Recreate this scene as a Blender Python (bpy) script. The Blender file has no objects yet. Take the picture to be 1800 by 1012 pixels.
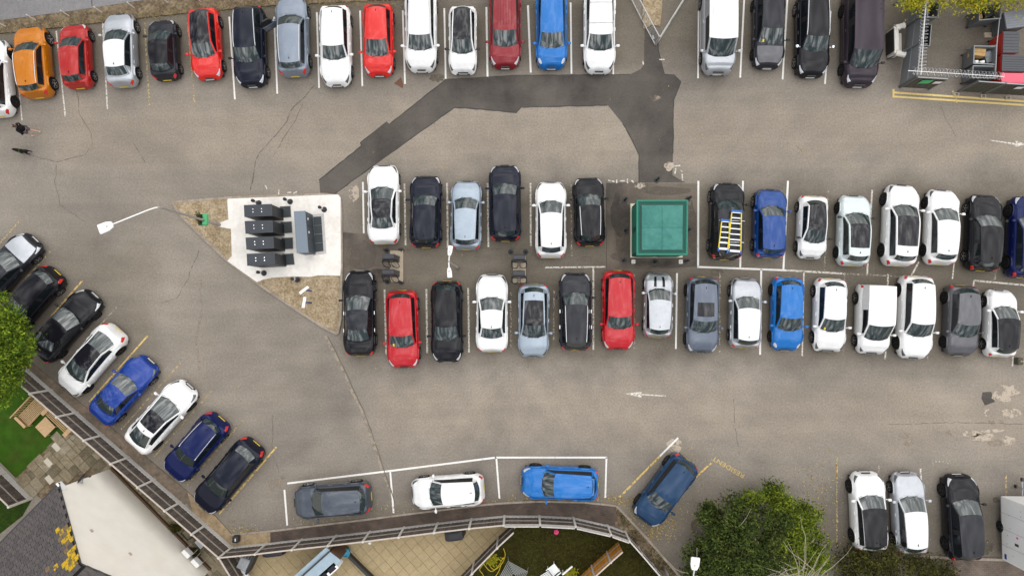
import bpy, math, random
from mathutils import Vector, Matrix, Euler, noise
random.seed(7)
R = math.radians
scene = bpy.context.scene
col = scene.collection
# ------------------------------------------------------------------ camera
FPX, CAMH = 1200.0, 40.0
cam_d = bpy.data.cameras.new('camera'); cam = bpy.data.objects.new('camera', cam_d); col.objects.link(cam)
cam_d.sensor_width = 36.0; cam_d.lens = 36.0 * FPX / 1800.0
cam_d.clip_start = 0.5; cam_d.clip_end = 1500
cam.location = (0, 0, CAMH)
cam.rotation_euler = (math.atan(44 / FPX), math.atan(20 / FPX), 0)
scene.camera = cam
CR = cam.rotation_euler.to_matrix(); CC = Vector((0, 0, CAMH))
# ------------------------------------------------------------------ sky, sun, exposure
SUN_EL, SUN_AZ = 50, 48          # azimuth: degrees clockwise from +Y (north)
w = bpy.data.worlds.new('World'); scene.world = w; w.use_nodes = True
nt = w.node_tree; N = nt.nodes; LK = nt.links
bg = N['Background']; bg.inputs['Strength'].default_value = 0.11
sky = N.new('ShaderNodeTexSky'); sky.sky_type = 'NISHITA'; sky.sun_disc = False
sky.sun_elevation = R(SUN_EL); sky.sun_rotation = R(SUN_AZ)
tc = N.new('ShaderNodeTexCoord')
mp = N.new('ShaderNodeMapping'); mp.inputs['Scale'].default_value = (1, 1, 1.6)
n1 = N.new('ShaderNodeTexNoise'); n1.inputs['Scale'].default_value = 6.5; n1.inputs['Detail'].default_value = 7; n1.inputs['Roughness'].default_value = .58
cr = N.new('ShaderNodeValToRGB')
cr.color_ramp.elements[0].position = .41; cr.color_ramp.elements[0].color = (1.1, 1.25, 1.5, 1)
cr.color_ramp.elements[1].position = .65; cr.color_ramp.elements[1].color = (20.0, 19.7, 19.2, 1)
e = cr.color_ramp.elements.new(.50); e.color = (5.2, 5.3, 5.5, 1)
mx = N.new('ShaderNodeMixRGB'); mx.inputs['Fac'].default_value = .9
LK.new(tc.outputs['Generated'], mp.inputs['Vector']); LK.new(mp.outputs['Vector'], n1.inputs['Vector'])
LK.new(n1.outputs['Fac'], cr.inputs['Fac']); LK.new(sky.outputs['Color'], mx.inputs['Color1'])
LK.new(cr.outputs['Color'], mx.inputs['Color2'])
# an overcast sky is about three times brighter overhead than at the horizon
sz = N.new('ShaderNodeSeparateXYZ'); LK.new(tc.outputs['Generated'], sz.inputs[0])
gr = N.new('ShaderNodeMapRange'); gr.inputs['From Min'].default_value = 0; gr.inputs['From Max'].default_value = 1; gr.inputs['To Min'].default_value = .42; gr.inputs['To Max'].default_value = 1.26
LK.new(sz.outputs['Z'], gr.inputs['Value'])
mg = N.new('ShaderNodeMixRGB'); mg.blend_type = 'MULTIPLY'; mg.inputs['Fac'].default_value = 1; LK.new(mx.outputs['Color'], mg.inputs['Color1']); LK.new(gr.outputs['Result'], mg.inputs['Color2'])
LK.new(mg.outputs['Color'], bg.inputs['Color'])
sun_d = bpy.data.lights.new('sun', 'SUN'); sun = bpy.data.objects.new('sun', sun_d); col.objects.link(sun)
sun_d.energy = 1.25; sun_d.angle = R(110); sun_d.color = (1.0, .96, .9)
_az = R(SUN_AZ); _sd = Vector((math.sin(_az) * math.cos(R(SUN_EL)), math.cos(_az) * math.cos(R(SUN_EL)), math.sin(R(SUN_EL))))
sun.rotation_euler = _sd.to_track_quat('Z', 'Y').to_euler(); sun.location = (0, 0, 60)
vs = scene.view_settings; vs.view_transform = 'Standard'; vs.look = 'None'; vs.gamma = 1.0; vs.use_curve_mapping = False
vs.exposure = 0.66
# ------------------------------------------------------------------ helpers
def G(px, py, z=0.0):
    "photograph pixel -> the point at height z that stands there"
    d = CR @ Vector(((px - 900) / FPX, (506 - py) / FPX, -1))
    return CC + d * ((z - CAMH) / d.z)
def proj(p):
    q = CR.transposed() @ (Vector(p) - CC)
    return (900 + FPX * q.x / -q.z, 506 - FPX * q.y / -q.z)
def lin(h):
    h = h.lstrip('#'); o = []
    for i in (0, 2, 4):
        c = int(h[i:i + 2], 16) / 255
        o.append(c / 12.92 if c <= .04045 else ((c + .055) / 1.055) ** 2.4)
    return tuple(o)
M = {}
def mat(name, c, rough=.6, metal=0., coat=0., spec=.5, var=0., vscale=3., vdetail=4., bump=0., bscale=60., c2=None, ramp=(.4, .6), wear=None, wscale=5., flake=0., ior=1.5, island=None, wsoft=.06):
    m = bpy.data.materials.new(name); m.use_nodes = True; M[name] = m
    t = m.node_tree; n = t.nodes; l = t.links; b = n['Principled BSDF']
    b.inputs['Roughness'].default_value = rough; b.inputs['Metallic'].default_value = metal
    b.inputs['Specular IOR Level'].default_value = spec if (rough < .72 or spec != .5) else .12; b.inputs['IOR'].default_value = ior
    b.inputs['Coat Weight'].default_value = coat; b.inputs['Coat Roughness'].default_value = .04
    b.inputs['Base Color'].default_value = (*c, 1)
    geo = n.new('ShaderNodeNewGeometry') if (var or bump or c2 or wear or island) else None
    out = None
    if island:
        rp = n.new('ShaderNodeValToRGB'); els = rp.color_ramp.elements
        els[0].color = (*island[0], 1); els[1].color = (*island[-1], 1)
        for k, cc in enumerate(island[1:-1]):
            e = els.new((k + 1) / (len(island) - 1)); e.color = (*cc, 1)
        l.new(geo.outputs['Random Per Island'], rp.inputs['Fac']); out = rp.outputs['Color']
    if c2:
        nz = n.new('ShaderNodeTexNoise'); nz.inputs['Scale'].default_value = vscale; nz.inputs['Detail'].default_value = vdetail; nz.inputs['Roughness'].default_value = .62
        l.new(geo.outputs['Position'], nz.inputs['Vector'])
        rp = n.new('ShaderNodeValToRGB'); rp.color_ramp.elements[0].position = ramp[0]; rp.color_ramp.elements[1].position = ramp[1]
        rp.color_ramp.elements[0].color = (*c, 1); rp.color_ramp.elements[1].color = (*c2, 1)
        l.new(nz.outputs['Fac'], rp.inputs['Fac']); out = rp.outputs['Color']
    if var:
        nz = n.new('ShaderNodeTexNoise'); nz.inputs['Scale'].default_value = vscale * 4.3; nz.inputs['Detail'].default_value = vdetail
        l.new(geo.outputs['Position'], nz.inputs['Vector'])
        mr = n.new('ShaderNodeMapRange'); mr.inputs['From Min'].default_value = .3; mr.inputs['From Max'].default_value = .7
        mr.inputs['To Min'].default_value = 1 - var; mr.inputs['To Max'].default_value = 1 + var
        l.new(nz.outputs['Fac'], mr.inputs['Value'])
        mm = n.new('ShaderNodeMixRGB'); mm.blend_type = 'MULTIPLY'; mm.inputs['Fac'].default_value = 1
        if out: l.new(out, mm.inputs['Color1'])
        else: mm.inputs['Color1'].default_value = (*c, 1)
        l.new(mr.outputs['Result'], mm.inputs['Color2']); out = mm.outputs['Color']
    if out: l.new(out, b.inputs['Base Color'])
    if bump:
        nz = n.new('ShaderNodeTexNoise'); nz.inputs['Scale'].default_value = bscale; nz.inputs['Detail'].default_value = 3
        l.new(geo.outputs['Position'], nz.inputs['Vector'])
        bp = n.new('ShaderNodeBump'); bp.inputs['Strength'].default_value = bump; bp.inputs['Distance'].default_value = .02
        l.new(nz.outputs['Fac'], bp.inputs['Height']); l.new(bp.outputs['Normal'], b.inputs['Normal'])
    if wear:   # worn paint: holes through which the surface below shows
        nz = n.new('ShaderNodeTexNoise'); nz.inputs['Scale'].default_value = wscale; nz.inputs['Detail'].default_value = 6; nz.inputs['Roughness'].default_value = .7
        l.new(geo.outputs['Position'], nz.inputs['Vector'])
        rp = n.new('ShaderNodeValToRGB'); rp.color_ramp.elements[0].position = wear - wsoft; rp.color_ramp.elements[1].position = wear + wsoft
        rp.color_ramp.elements[0].color = (1, 1, 1, 1); rp.color_ramp.elements[1].color = (0, 0, 0, 1)
        l.new(nz.outputs['Fac'], rp.inputs['Fac']); l.new(rp.outputs['Color'], b.inputs['Alpha'])
    return m
class MB:
    "collects shapes, then links them as ONE mesh object"
    def __init__(s): s.v = []; s.f = []; s.m = []
    def add(s, vs, fs, mi=0):
        o = len(s.v); s.v += [Vector(p) for p in vs]; s.f += [tuple(i + o for i in f) for f in fs]; s.m += [mi] * len(fs); return s
    def box(s, c, size, rz=0., mi=0, mtx=None):
        x, y, z = size[0] / 2, size[1] / 2, size[2] / 2
        vs = [Vector(p) for p in ((-x, -y, -z), (x, -y, -z), (x, y, -z), (-x, y, -z), (-x, -y, z), (x, -y, z), (x, y, z), (-x, y, z))]
        if mtx is None: mtx = Matrix.Rotation(rz, 3, 'Z')
        return s.add([mtx @ p + Vector(c) for p in vs], [(3, 2, 1, 0), (4, 5, 6, 7), (0, 1, 5, 4), (1, 2, 6, 5), (2, 3, 7, 6), (3, 0, 4, 7)], mi)
    def prism(s, pts, z0, z1, mi=0):
        "pts: plan outline, counter-clockwise"
        n = len(pts); a = sum(pts[i][0] * pts[(i + 1) % n][1] - pts[(i + 1) % n][0] * pts[i][1] for i in range(n))
        if a < 0: pts = pts[::-1]
        vs = [(p[0], p[1], z0) for p in pts] + [(p[0], p[1], z1) for p in pts]
        fs = [tuple(range(n - 1, -1, -1)), tuple(range(n, 2 * n))] + [(i, (i + 1) % n, n + (i + 1) % n, n + i) for i in range(n)]
        return s.add(vs, fs, mi)
    def tube(s, path, r, n=8, mi=0, caps=True):
        path = [Vector(p) for p in path]; rs = r if isinstance(r, (list, tuple)) else [r] * len(path)
        vs = []; fs = []
        for i, p in enumerate(path):
            d = (path[min(i + 1, len(path) - 1)] - path[max(i - 1, 0)]).normalized()
            up = Vector((0, 0, 1)) if abs(d.z) < .9 else Vector((1, 0, 0))
            a = d.cross(up).normalized(); b = a.cross(d)
            for k in range(n):
                t = 2 * math.pi * k / n; vs.append(p + (a * math.cos(t) + b * math.sin(t)) * rs[i])
        for i in range(len(path) - 1):
            for k in range(n): fs.append((i * n + k, i * n + (k + 1) % n, (i + 1) * n + (k + 1) % n, (i + 1) * n + k))
        if caps: fs += [tuple(range(n)), tuple(range(len(vs) - 1, len(vs) - n - 1, -1))]
        return s.add(vs, fs, mi)
    def lathe(s, prof, n=16, c=(0, 0, 0), mi=0, mtx=None):
        "prof: (radius, z) pairs turned about the z axis"
        vs = []; fs = []; mtx = mtx or Matrix.Identity(3)
        for r, z in prof:
            for k in range(n):
                t = 2 * math.pi * k / n; vs.append(mtx @ Vector((r * math.cos(t), r * math.sin(t), z)) + Vector(c))
        for i in range(len(prof) - 1):
            for k in range(n): fs.append((i * n + k, i * n + (k + 1) % n, (i + 1) * n + (k + 1) % n, (i + 1) * n + k))
        fs += [tuple(range(n - 1, -1, -1)), tuple(range(len(vs) - n, len(vs)))]
        return s.add(vs, fs, mi)
    def strip(s, a, b, wd, z, mi=0):
        a = Vector((a[0], a[1], z)); b = Vector((b[0], b[1], z)); d = (b - a).normalized(); p = Vector((-d.y, d.x, 0)) * wd / 2
        return s.add([a - p, b - p, b + p, a + p], [(0, 1, 2, 3)], mi)
    def flat(s, pts, z, mi=0):
        n = len(pts); a = sum(pts[i][0] * pts[(i + 1) % n][1] - pts[(i + 1) % n][0] * pts[i][1] for i in range(n))
        if a < 0: pts = pts[::-1]
        return s.add([(p[0], p[1], z) for p in pts], [tuple(range(n))], mi)
    def mesh(s, name, mats, off=None, smooth=False):
        if smooth:      # weld, so that the shading runs on across the faces
            key = {}; mp_ = []; nv = []
            for p in s.v:
                k = (round(p.x, 4), round(p.y, 4), round(p.z, 4))
                if k not in key: key[k] = len(nv); nv.append(p)
                mp_.append(key[k])
            s.v = nv; ff = []; mm = []
            for f, m_ in zip(s.f, s.m):
                g = []
                for i in f:
                    if mp_[i] not in g: g.append(mp_[i])
                if len(g) > 2: ff.append(tuple(g)); mm.append(m_)
            s.f = ff; s.m = mm
        me = bpy.data.meshes.new(name); off = off or Vector((0, 0, 0))
        me.from_pydata([tuple(p - off) for p in s.v], [], s.f)
        for m in (mats if isinstance(mats, (list, tuple)) else [mats]): me.materials.append(M[m] if isinstance(m, str) else m)
        if any(s.m): me.polygons.foreach_set('material_index', s.m)
        if smooth: me.polygons.foreach_set('use_smooth', [True] * len(me.polygons))
        me.update(); return me
    def build(s, name, mats, parent=None, local=False, smooth=False, bevel=0., kind=None, segs=2):
        off = Vector((0, 0, 0))
        if not local:
            p = parent
            while p is not None: off = off + Vector(p.location); p = p.parent
        o = bpy.data.objects.new(name, s.mesh(name, mats, off, smooth)); col.objects.link(o); o.parent = parent
        if bevel:
            bm = o.modifiers.new('bevel', 'BEVEL'); bm.width = bevel; bm.segments = segs; bm.limit_method = 'ANGLE'
        if kind: o['kind'] = kind
        return o
def tag(o, label=None, cat=None, group=None, kind=None):
    if label: o['label'] = label
    if cat: o['category'] = cat
    if group: o['group'] = group
    if kind: o['kind'] = kind
    return o
def thing(name, label, cat, loc=(0, 0, 0), rz=0., group=None):
    o = bpy.data.objects.new(name, None); col.objects.link(o); o.location = loc; o.rotation_euler = (0, 0, rz)
    o.empty_display_size = .3
    return tag(o, label, cat, group)
def inst(me, name, parent, loc=(0, 0, 0), rot=(0, 0, 0), sc=(1, 1, 1)):
    o = bpy.data.objects.new(name, me); col.objects.link(o); o.parent = parent; o.location = loc; o.rotation_euler = rot; o.scale = sc
    return o
def inpoly(x, y, P):
    c = False; j = len(P) - 1
    for i in range(len(P)):
        if (P[i][1] > y) != (P[j][1] > y) and x < (P[j][0] - P[i][0]) * (y - P[i][1]) / (P[j][1] - P[i][1] + 1e-12) + P[i][0]: c = not c
        j = i
    return c
def GP(pts, z=0.): return [G(x, y, z) for x, y in pts]
# ------------------------------------------------------------------ materials
def asphalt(name, c, dark, speck=.5, big=.13, bay=None, lanes=()):
    m = bpy.data.materials.new(name); m.use_nodes = True; M[name] = m
    t = m.node_tree; n = t.nodes; l = t.links; b = n['Principled BSDF']; b.inputs['Roughness'].default_value = .9; b.inputs['Specular IOR Level'].default_value = .25
    g = n.new('ShaderNodeNewGeometry')
    def nz(s, d=3., r=.6):
        q = n.new('ShaderNodeTexNoise'); q.inputs['Scale'].default_value = s; q.inputs['Detail'].default_value = d; q.inputs['Roughness'].default_value = r
        l.new(g.outputs['Position'], q.inputs['Vector']); return q.outputs['Fac']
    def rng(v, a, bb, c0=.25, c1=.75):
        q = n.new('ShaderNodeMapRange'); q.inputs['From Min'].default_value = c0; q.inputs['From Max'].default_value = c1
        q.inputs['To Min'].default_value = a; q.inputs['To Max'].default_value = bb; l.new(v, q.inputs['Value']); return q.outputs['Result']
    def mul(a, bb):
        q = n.new('ShaderNodeMath'); q.operation = 'MULTIPLY'; l.new(a, q.inputs[0]); l.new(bb, q.inputs[1]); return q.outputs[0]
    f = mul(rng(nz(.11, 6, .6), 1 - big, 1 + big), rng(nz(.9, 5, .65), .93, 1.07))
    sm = n.new('ShaderNodeMapping'); sm.inputs['Scale'].default_value = (.10, 1.3, 1); l.new(g.outputs['Position'], sm.inputs['Vector'])
    sn = n.new('ShaderNodeTexNoise'); sn.inputs['Scale'].default_value = 1.; sn.inputs['Detail'].default_value = 5; l.new(sm.outputs['Vector'], sn.inputs['Vector'])
    f = mul(f, rng(sn.outputs['Fac'], .92, 1.08))      # tyre-polished streaks along the aisles
    f = mul(f, rng(nz(9., 2, .8), 1 - .30 * speck, 1 + .30 * speck))
    f = mul(f, rng(nz(26., 2, .8), 1 - .40 * speck, 1 + .40 * speck))
    mx = n.new('ShaderNodeMixRGB'); mx.inputs['Color1'].default_value = (*dark, 1); mx.inputs['Color2'].default_value = (*c, 1)
    l.new(rng(nz(.23, 7, .66), 0, 1, .36, .56), mx.inputs['Fac'])
    colr = mx.outputs['Color']
    if bay:      # oil and rubber staining on the bays, deepened to paint in shade between cars
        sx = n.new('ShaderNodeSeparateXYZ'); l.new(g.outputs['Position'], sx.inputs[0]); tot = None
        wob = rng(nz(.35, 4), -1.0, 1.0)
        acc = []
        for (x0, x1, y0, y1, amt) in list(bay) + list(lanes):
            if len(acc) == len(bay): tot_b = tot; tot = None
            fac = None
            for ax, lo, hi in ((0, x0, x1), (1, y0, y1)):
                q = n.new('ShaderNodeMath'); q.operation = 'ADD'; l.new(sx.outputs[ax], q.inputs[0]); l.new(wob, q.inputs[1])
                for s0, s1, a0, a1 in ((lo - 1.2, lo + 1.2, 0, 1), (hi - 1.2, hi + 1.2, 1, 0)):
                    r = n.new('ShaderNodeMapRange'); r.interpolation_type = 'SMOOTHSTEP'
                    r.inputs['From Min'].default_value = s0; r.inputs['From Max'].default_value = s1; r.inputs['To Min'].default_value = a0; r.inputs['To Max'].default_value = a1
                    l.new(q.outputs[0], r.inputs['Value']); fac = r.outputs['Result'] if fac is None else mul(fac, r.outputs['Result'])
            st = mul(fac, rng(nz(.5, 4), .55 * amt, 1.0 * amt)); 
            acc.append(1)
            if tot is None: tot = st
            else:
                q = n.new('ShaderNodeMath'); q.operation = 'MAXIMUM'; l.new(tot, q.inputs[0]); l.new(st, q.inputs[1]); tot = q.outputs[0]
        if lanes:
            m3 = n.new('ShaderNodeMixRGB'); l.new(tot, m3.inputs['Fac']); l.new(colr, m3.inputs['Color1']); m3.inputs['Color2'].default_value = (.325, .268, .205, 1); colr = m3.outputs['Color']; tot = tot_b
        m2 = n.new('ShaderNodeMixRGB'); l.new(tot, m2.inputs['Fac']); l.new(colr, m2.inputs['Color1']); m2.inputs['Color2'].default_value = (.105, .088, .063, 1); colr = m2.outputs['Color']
    mm = n.new('ShaderNodeMixRGB'); mm.blend_type = 'MULTIPLY'; mm.inputs['Fac'].default_value = 1
    l.new(colr, mm.inputs['Color1']); l.new(f, mm.inputs['Color2']); l.new(mm.outputs['Color'], b.inputs['Base Color'])
    bp = n.new('ShaderNodeBump'); bp.inputs['Strength'].default_value = .35; bp.inputs['Distance'].default_value = .01; l.new(nz(60., 2), bp.inputs['Height']); l.new(bp.outputs['Normal'], b.inputs['Normal'])
    return m
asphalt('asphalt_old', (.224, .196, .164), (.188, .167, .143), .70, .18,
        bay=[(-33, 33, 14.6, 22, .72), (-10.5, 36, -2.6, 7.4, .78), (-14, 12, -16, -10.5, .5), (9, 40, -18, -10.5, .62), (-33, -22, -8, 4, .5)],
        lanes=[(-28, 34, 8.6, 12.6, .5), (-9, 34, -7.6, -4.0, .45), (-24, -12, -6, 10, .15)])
asphalt('asphalt_patch', (.096, .084, .073), (.053, .047, .042), .45, .30)
asphalt('asphalt_patch_worn', (.145, .120, .095), (.074, .064, .055), .45, .30)
asphalt('asphalt_road', (.19, .185, .185), (.17, .165, .165), .5)
mat('crack_line', (.135, .114, .092), .95, wear=.62, wscale=2.)
mat('tar_seal', (.034, .030, .027), .7)
mat('paint_yellow_text', (.56, .42, .17), .75, wear=.62, wscale=9.)
mat('crack_dark', (.15, .125, .10), .95, wear=.51, wscale=3.)
mat('patch_mottle', (.150, .128, .108), .95, wear=.46, wscale=.8, wsoft=.17)
mat('patch_mottle_dark', (.070, .062, .056), .95, wear=.46, wscale=.8, wsoft=.17)
mat('crack_light', (.29, .245, .195), .95, wear=.58, wscale=2.5, wsoft=.12)
mat('scar_pale', (.42, .355, .285), .95, var=.1, wear=.55, wscale=2.2)
mat('scar_soft', (.31, .255, .20), .95, var=.1, wear=.46, wscale=1.6, wsoft=.12)
mat('oil_stain', (.14, .115, .085), .8, wear=.46, wscale=1.2, wsoft=.16)
mat('rust_patch', (.14, .075, .05), .9, var=.1)
mat('paint_white', (.74, .72, .68), .7, var=.08, vscale=4., wear=.66, wscale=7.)
mat('paint_white_worn', (.64, .60, .53), .75, wear=.555, wscale=9.)
mat('paint_faint', (.46, .41, .34), .8, wear=.47, wscale=7.)
mat('paint_yellow', (.62, .45, .16), .75, wear=.56, wscale=5.)
mat('paint_yellow_double', (.66, .50, .20), .75, var=.1, wear=.66, wscale=6.)
mat('paint_yellow_worn', (.46, .36, .19), .8, wear=.50, wscale=6.)
mat('concrete_white', (.76, .73, .68), .85, var=.05, vscale=1.2, bump=.1, c2=(.69, .65, .60), ramp=(.45, .62))
mat('concrete_grey', (.46, .445, .42), .9, var=.08, vscale=2., c2=(.50, .49, .47), ramp=(.4, .6), bump=.15)
mat('concrete_post', (.52, .49, .45), .9, var=.1, vscale=5., bump=.1)
mat('kerb_stone', (.34, .29, .24), .9, var=.12, vscale=2.5, bump=.2, c2=(.27, .225, .18), ramp=(.4, .6))
mat('gravel', (.27, .205, .125), .95, var=.35, vscale=2., c2=(.36, .285, .19), ramp=(.40, .60), bump=.8, bscale=30.)
mat('soil', (.115, .085, .055), .95, var=.4, vscale=1.5, c2=(.20, .155, .10), ramp=(.42, .62), bump=.6, bscale=20.)
mat('tan_strip', (.36, .27, .165), .95, var=.18, vscale=1.5, c2=(.25, .19, .12), ramp=(.40, .62), bump=.3)
mat('brown_strip', (.20, .155, .115), .95, var=.2, vscale=1.2, c2=(.135, .11, .085), ramp=(.40, .62), bump=.3)
mat('glass_car', (.022, .034, .034), .03, spec=.75, ior=1.62)
mat('glass_side', (.008, .011, .013), .04, spec=.5)
mat('black_trim', (.012, .012, .013), .45)
mat('tyre', (.014, .014, .014), .8)
mat('rim_silver', (.50, .50, .52), .3, metal=.85)
mat('rim_dark', (.03, .03, .032), .4, metal=.5)
mat('chrome', (.75, .76, .78), .12, metal=1.)
mat('rail_silver', (.62, .63, .65), .3, metal=.8)
mat('lamp_clear', (.55, .57, .60), .08, spec=.8, coat=1.)
mat('lamp_smoked', (.07, .075, .08), .06, spec=.8, coat=1.)
mat('lamp_red', (.55, .016, .012), .12, coat=1.)
mat('plate_yellow', (.72, .52, .05), .5); mat('plate_white', (.75, .75, .74), .5)
mat('green_leafy', (.06, .09, .02), .7, island=[(.025, .048, .012), (.055, .095, .022), (.09, .135, .028), (.14, .17, .04)])
mat('trunk', (.10, .075, .05), .9, var=.3, bump=.5, bscale=20.)
mat('steel_grey', (.32, .33, .34), .5, metal=.5, var=.08)
mat('black_plastic', (.018, .018, .02), .5)
mat('white_plastic', (.78, .78, .77), .4)
# ------------------------------------------------------------------ ground and its markings
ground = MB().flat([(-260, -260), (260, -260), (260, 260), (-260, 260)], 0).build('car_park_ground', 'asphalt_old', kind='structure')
def sheet(name, pts, z, m, parent=ground): return MB().flat(GP(pts), z).build(name, m, parent)
PATCH = [(561, 317), (635, 257), (633, 251.5), (680, 214.6), (684, 219), (784, 140), (900, 133), (1108, 131), (1126, 122), (1132, 114), (1133, 53), (1148, 40), (1157, 60), (1157, 88), (1168, 131), (1185, 132), (1197, 144),
         (1190, 162), (1184, 176), (1183, 270), (1182, 308), (1205, 321), (1123, 321), (1123, 273), (1105, 235), (1095, 218), (1068, 185), (916, 189), (907, 198), (855, 193), (799, 189), (683, 272), (588, 341), (563, 341)]
sheet('asphalt_patch', PATCH, .004, 'asphalt_patch')
sheet('asphalt_patch', [(1066, 322), (1226, 323), (1226, 468), (1140, 474), (1066, 470)], .005, 'asphalt_patch_worn')
sheet('asphalt_patch', [(603, 408), (640, 412), (722, 434), (722, 470), (700, 500), (603, 500)], .004, 'asphalt_patch_worn')
def seal(pts, wpx, m, z, name='crack', jit=1.2):
    P = []
    for (a, b) in zip(pts, pts[1:]):
        n = max(1, int(math.hypot(b[0] - a[0], b[1] - a[1]) / 9))
        P += [(a[0] + (b[0] - a[0]) * i / n + random.uniform(-jit, jit), a[1] + (b[1] - a[1]) * i / n + random.uniform(-jit, jit)) for i in range(n)]
    P.append(pts[-1]); W_ = [G(*p) for p in P]; mb = MB(); vs = []
    for i, p in enumerate(W_):
        d = (W_[min(i + 1, len(W_) - 1)] - W_[max(i - 1, 0)]).normalized(); q = Vector((-d.y, d.x, 0)) * (wpx / 60) * random.uniform(.6, 1.3)
        vs += [p + q + Vector((0, 0, z)), p - q + Vector((0, 0, z))]
    mb.add(vs, [(2 * i + 1, 2 * i + 3, 2 * i + 2, 2 * i) for i in range(len(W_) - 1)])
    return mb.build(name, m, ground)
for seg_ in (PATCH[0:6], PATCH[12:20], PATCH[26:34], PATCH[22:26] ): seal(seg_, 2.0, 'tar_seal', .007, 'joint_seal', .5)
seal([(784, 140), (900, 133), (1108, 131)], 1.1, 'tar_seal', .007, 'joint_seal', .4)
seal([(1066, 470), (1066, 322), (1123, 321)], 1.0, 'tar_seal', .007, 'joint_seal', .3)
for pts, wd_ in (([(553, 150), (540, 165), (510, 195), (505, 215), (493, 228), (470, 255), (455, 268), (448, 285), (445, 310), (440, 338)], 1.8),
                 ([(535, 180), (520, 210), (498, 245), (480, 275)], 1.1), ([(133, 140), (140, 200), (160, 235), (162, 262)], 1.2), ([(45, 270), (100, 285), (150, 272), (160, 255)], 1.2),
                 ([(100, 285), (97, 320), (105, 360), (150, 390)], 1.), ([(235, 250), (255, 285)], 1.), ([(350, 440), (330, 490), (310, 525), (285, 532)], 1.2), ([(606, 420), (640, 470), (600, 505)], 1.),
                 ([(480, 730), (478, 790), (490, 830)], .9), ([(1290, 700), (1292, 745), (1300, 800)], .9), ([(1400, 255), (1412, 268)], 1.4), ([(1650, 180), (1665, 215), (1680, 240)], .9),
                 ([(1560, 745), (1700, 742), (1800, 745)], 1.), ([(603, 445), (760, 437), (930, 437)], .9), ([(1020, 470), (1066, 475), (1230, 482)], .9), ([(620, 575), (900, 580)], .8)):
    seal(pts, wd_, 'crack_dark', .008)
seal([(572, 590), (585, 615), (605, 655), (620, 690), (635, 720), (648, 755), (660, 790), (672, 830), (685, 860), (692, 885)], 4.5, 'crack_light', .008, 'trench_scar', .6)
seal([(576, 590), (589, 615), (609, 655), (624, 690), (639, 720), (652, 755), (664, 790), (676, 830), (688, 860), (694, 885)], 1.3, 'crack_line', .010, 'crack', .5)
seal([(352, 490), (355, 550), (345, 590), (350, 650)], 4, 'scar_soft', .008, 'scar', 2)
def blob(cx, cy, rx, ry, m, z=.006, name='stain', n=18, rot=0, jit=.25):
    pts = []
    for k in range(n):
        t = 2 * math.pi * k / n; r_ = random.uniform(1 - jit, 1 + jit); x, y = rx * r_ * math.cos(t), ry * r_ * math.sin(t)
        pts.append((cx + x * math.cos(rot) - y * math.sin(rot), cy + x * math.sin(rot) + y * math.cos(rot)))
    return sheet(name, pts, z, m)
for a in ((1090, 380, 18, 40, 0), (1100, 450, 24, 12, 0), (1170, 335, 40, 8, 0), (1216, 400, 8, 50, 0), (1150, 463, 40, 6, 0), (640, 450, 24, 26, 0), (670, 485, 24, 12, 0)):
    blob(*a[:4], random.choice(['patch_mottle', 'patch_mottle_dark']), .0065, 'worn_area', 16, a[4], .2)
blob(768, 137, 13, 7, 'oil_stain'); sheet('rust_patch', [(705, 136), (692.5, 147), (700, 151), (708, 156), (709, 149)], .006, 'rust_patch')
blob(1152, 172, 9, 5, 'scar_soft'); blob(1125, 326, 9, 5, 'scar_pale'); blob(1176, 292, 9, 8, 'scar_pale'); blob(1095, 355, 6, 14, 'scar_soft'); blob(1135, 370, 3, 9, 'scar_soft')
for a in ((1712, 762, 17, 6), (1728, 768, 20, 7), (1745, 757, 22, 3), (1752, 778, 14, 6), (1772, 774, 14, 8), (1590, 765, 9, 5), (1597, 778, 8, 6), (1668, 760, 6, 4), (1750, 742, 14, 5), (1770, 690, 20, 14), (1780, 725, 18, 8)):
    blob(*a, 'scar_pale' if a[2] > 15 or a[0] > 1760 else 'scar_soft', .006, 'scar')
blob(1185, 783, 14, 12, 'scar_pale', .006, 'scar'); blob(485, 850, 12, 12, 'scar_soft', .006, 'scar'); blob(497, 838, 6, 4, 'oil_stain'); blob(620, 340, 10, 14, 'scar_pale', .006, 'scar'); blob(614, 365, 7, 8, 'scar_soft', .006, 'scar')
for a in ((1260, 478, 11, 8), (1752, 878, 7, 5), (1735, 960, 10, 12), (1235, 925, 22, 16), (620, 455, 15, 20), (1090, 410, 10, 40)): blob(*a, 'oil_stain', .006)
sheet('repair_patch', [(1727, 689), (1742, 688), (1749, 706), (1731, 712), (1725, 700)], .006, 'asphalt_patch'); blob(1750, 696, 7, 6, 'scar_pale', .007, 'scar')
seal([(1738, 719), (1731, 722), (1731, 728), (1735, 731)], 3, 'scar_pale', .008, 'scar', .3)
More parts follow.
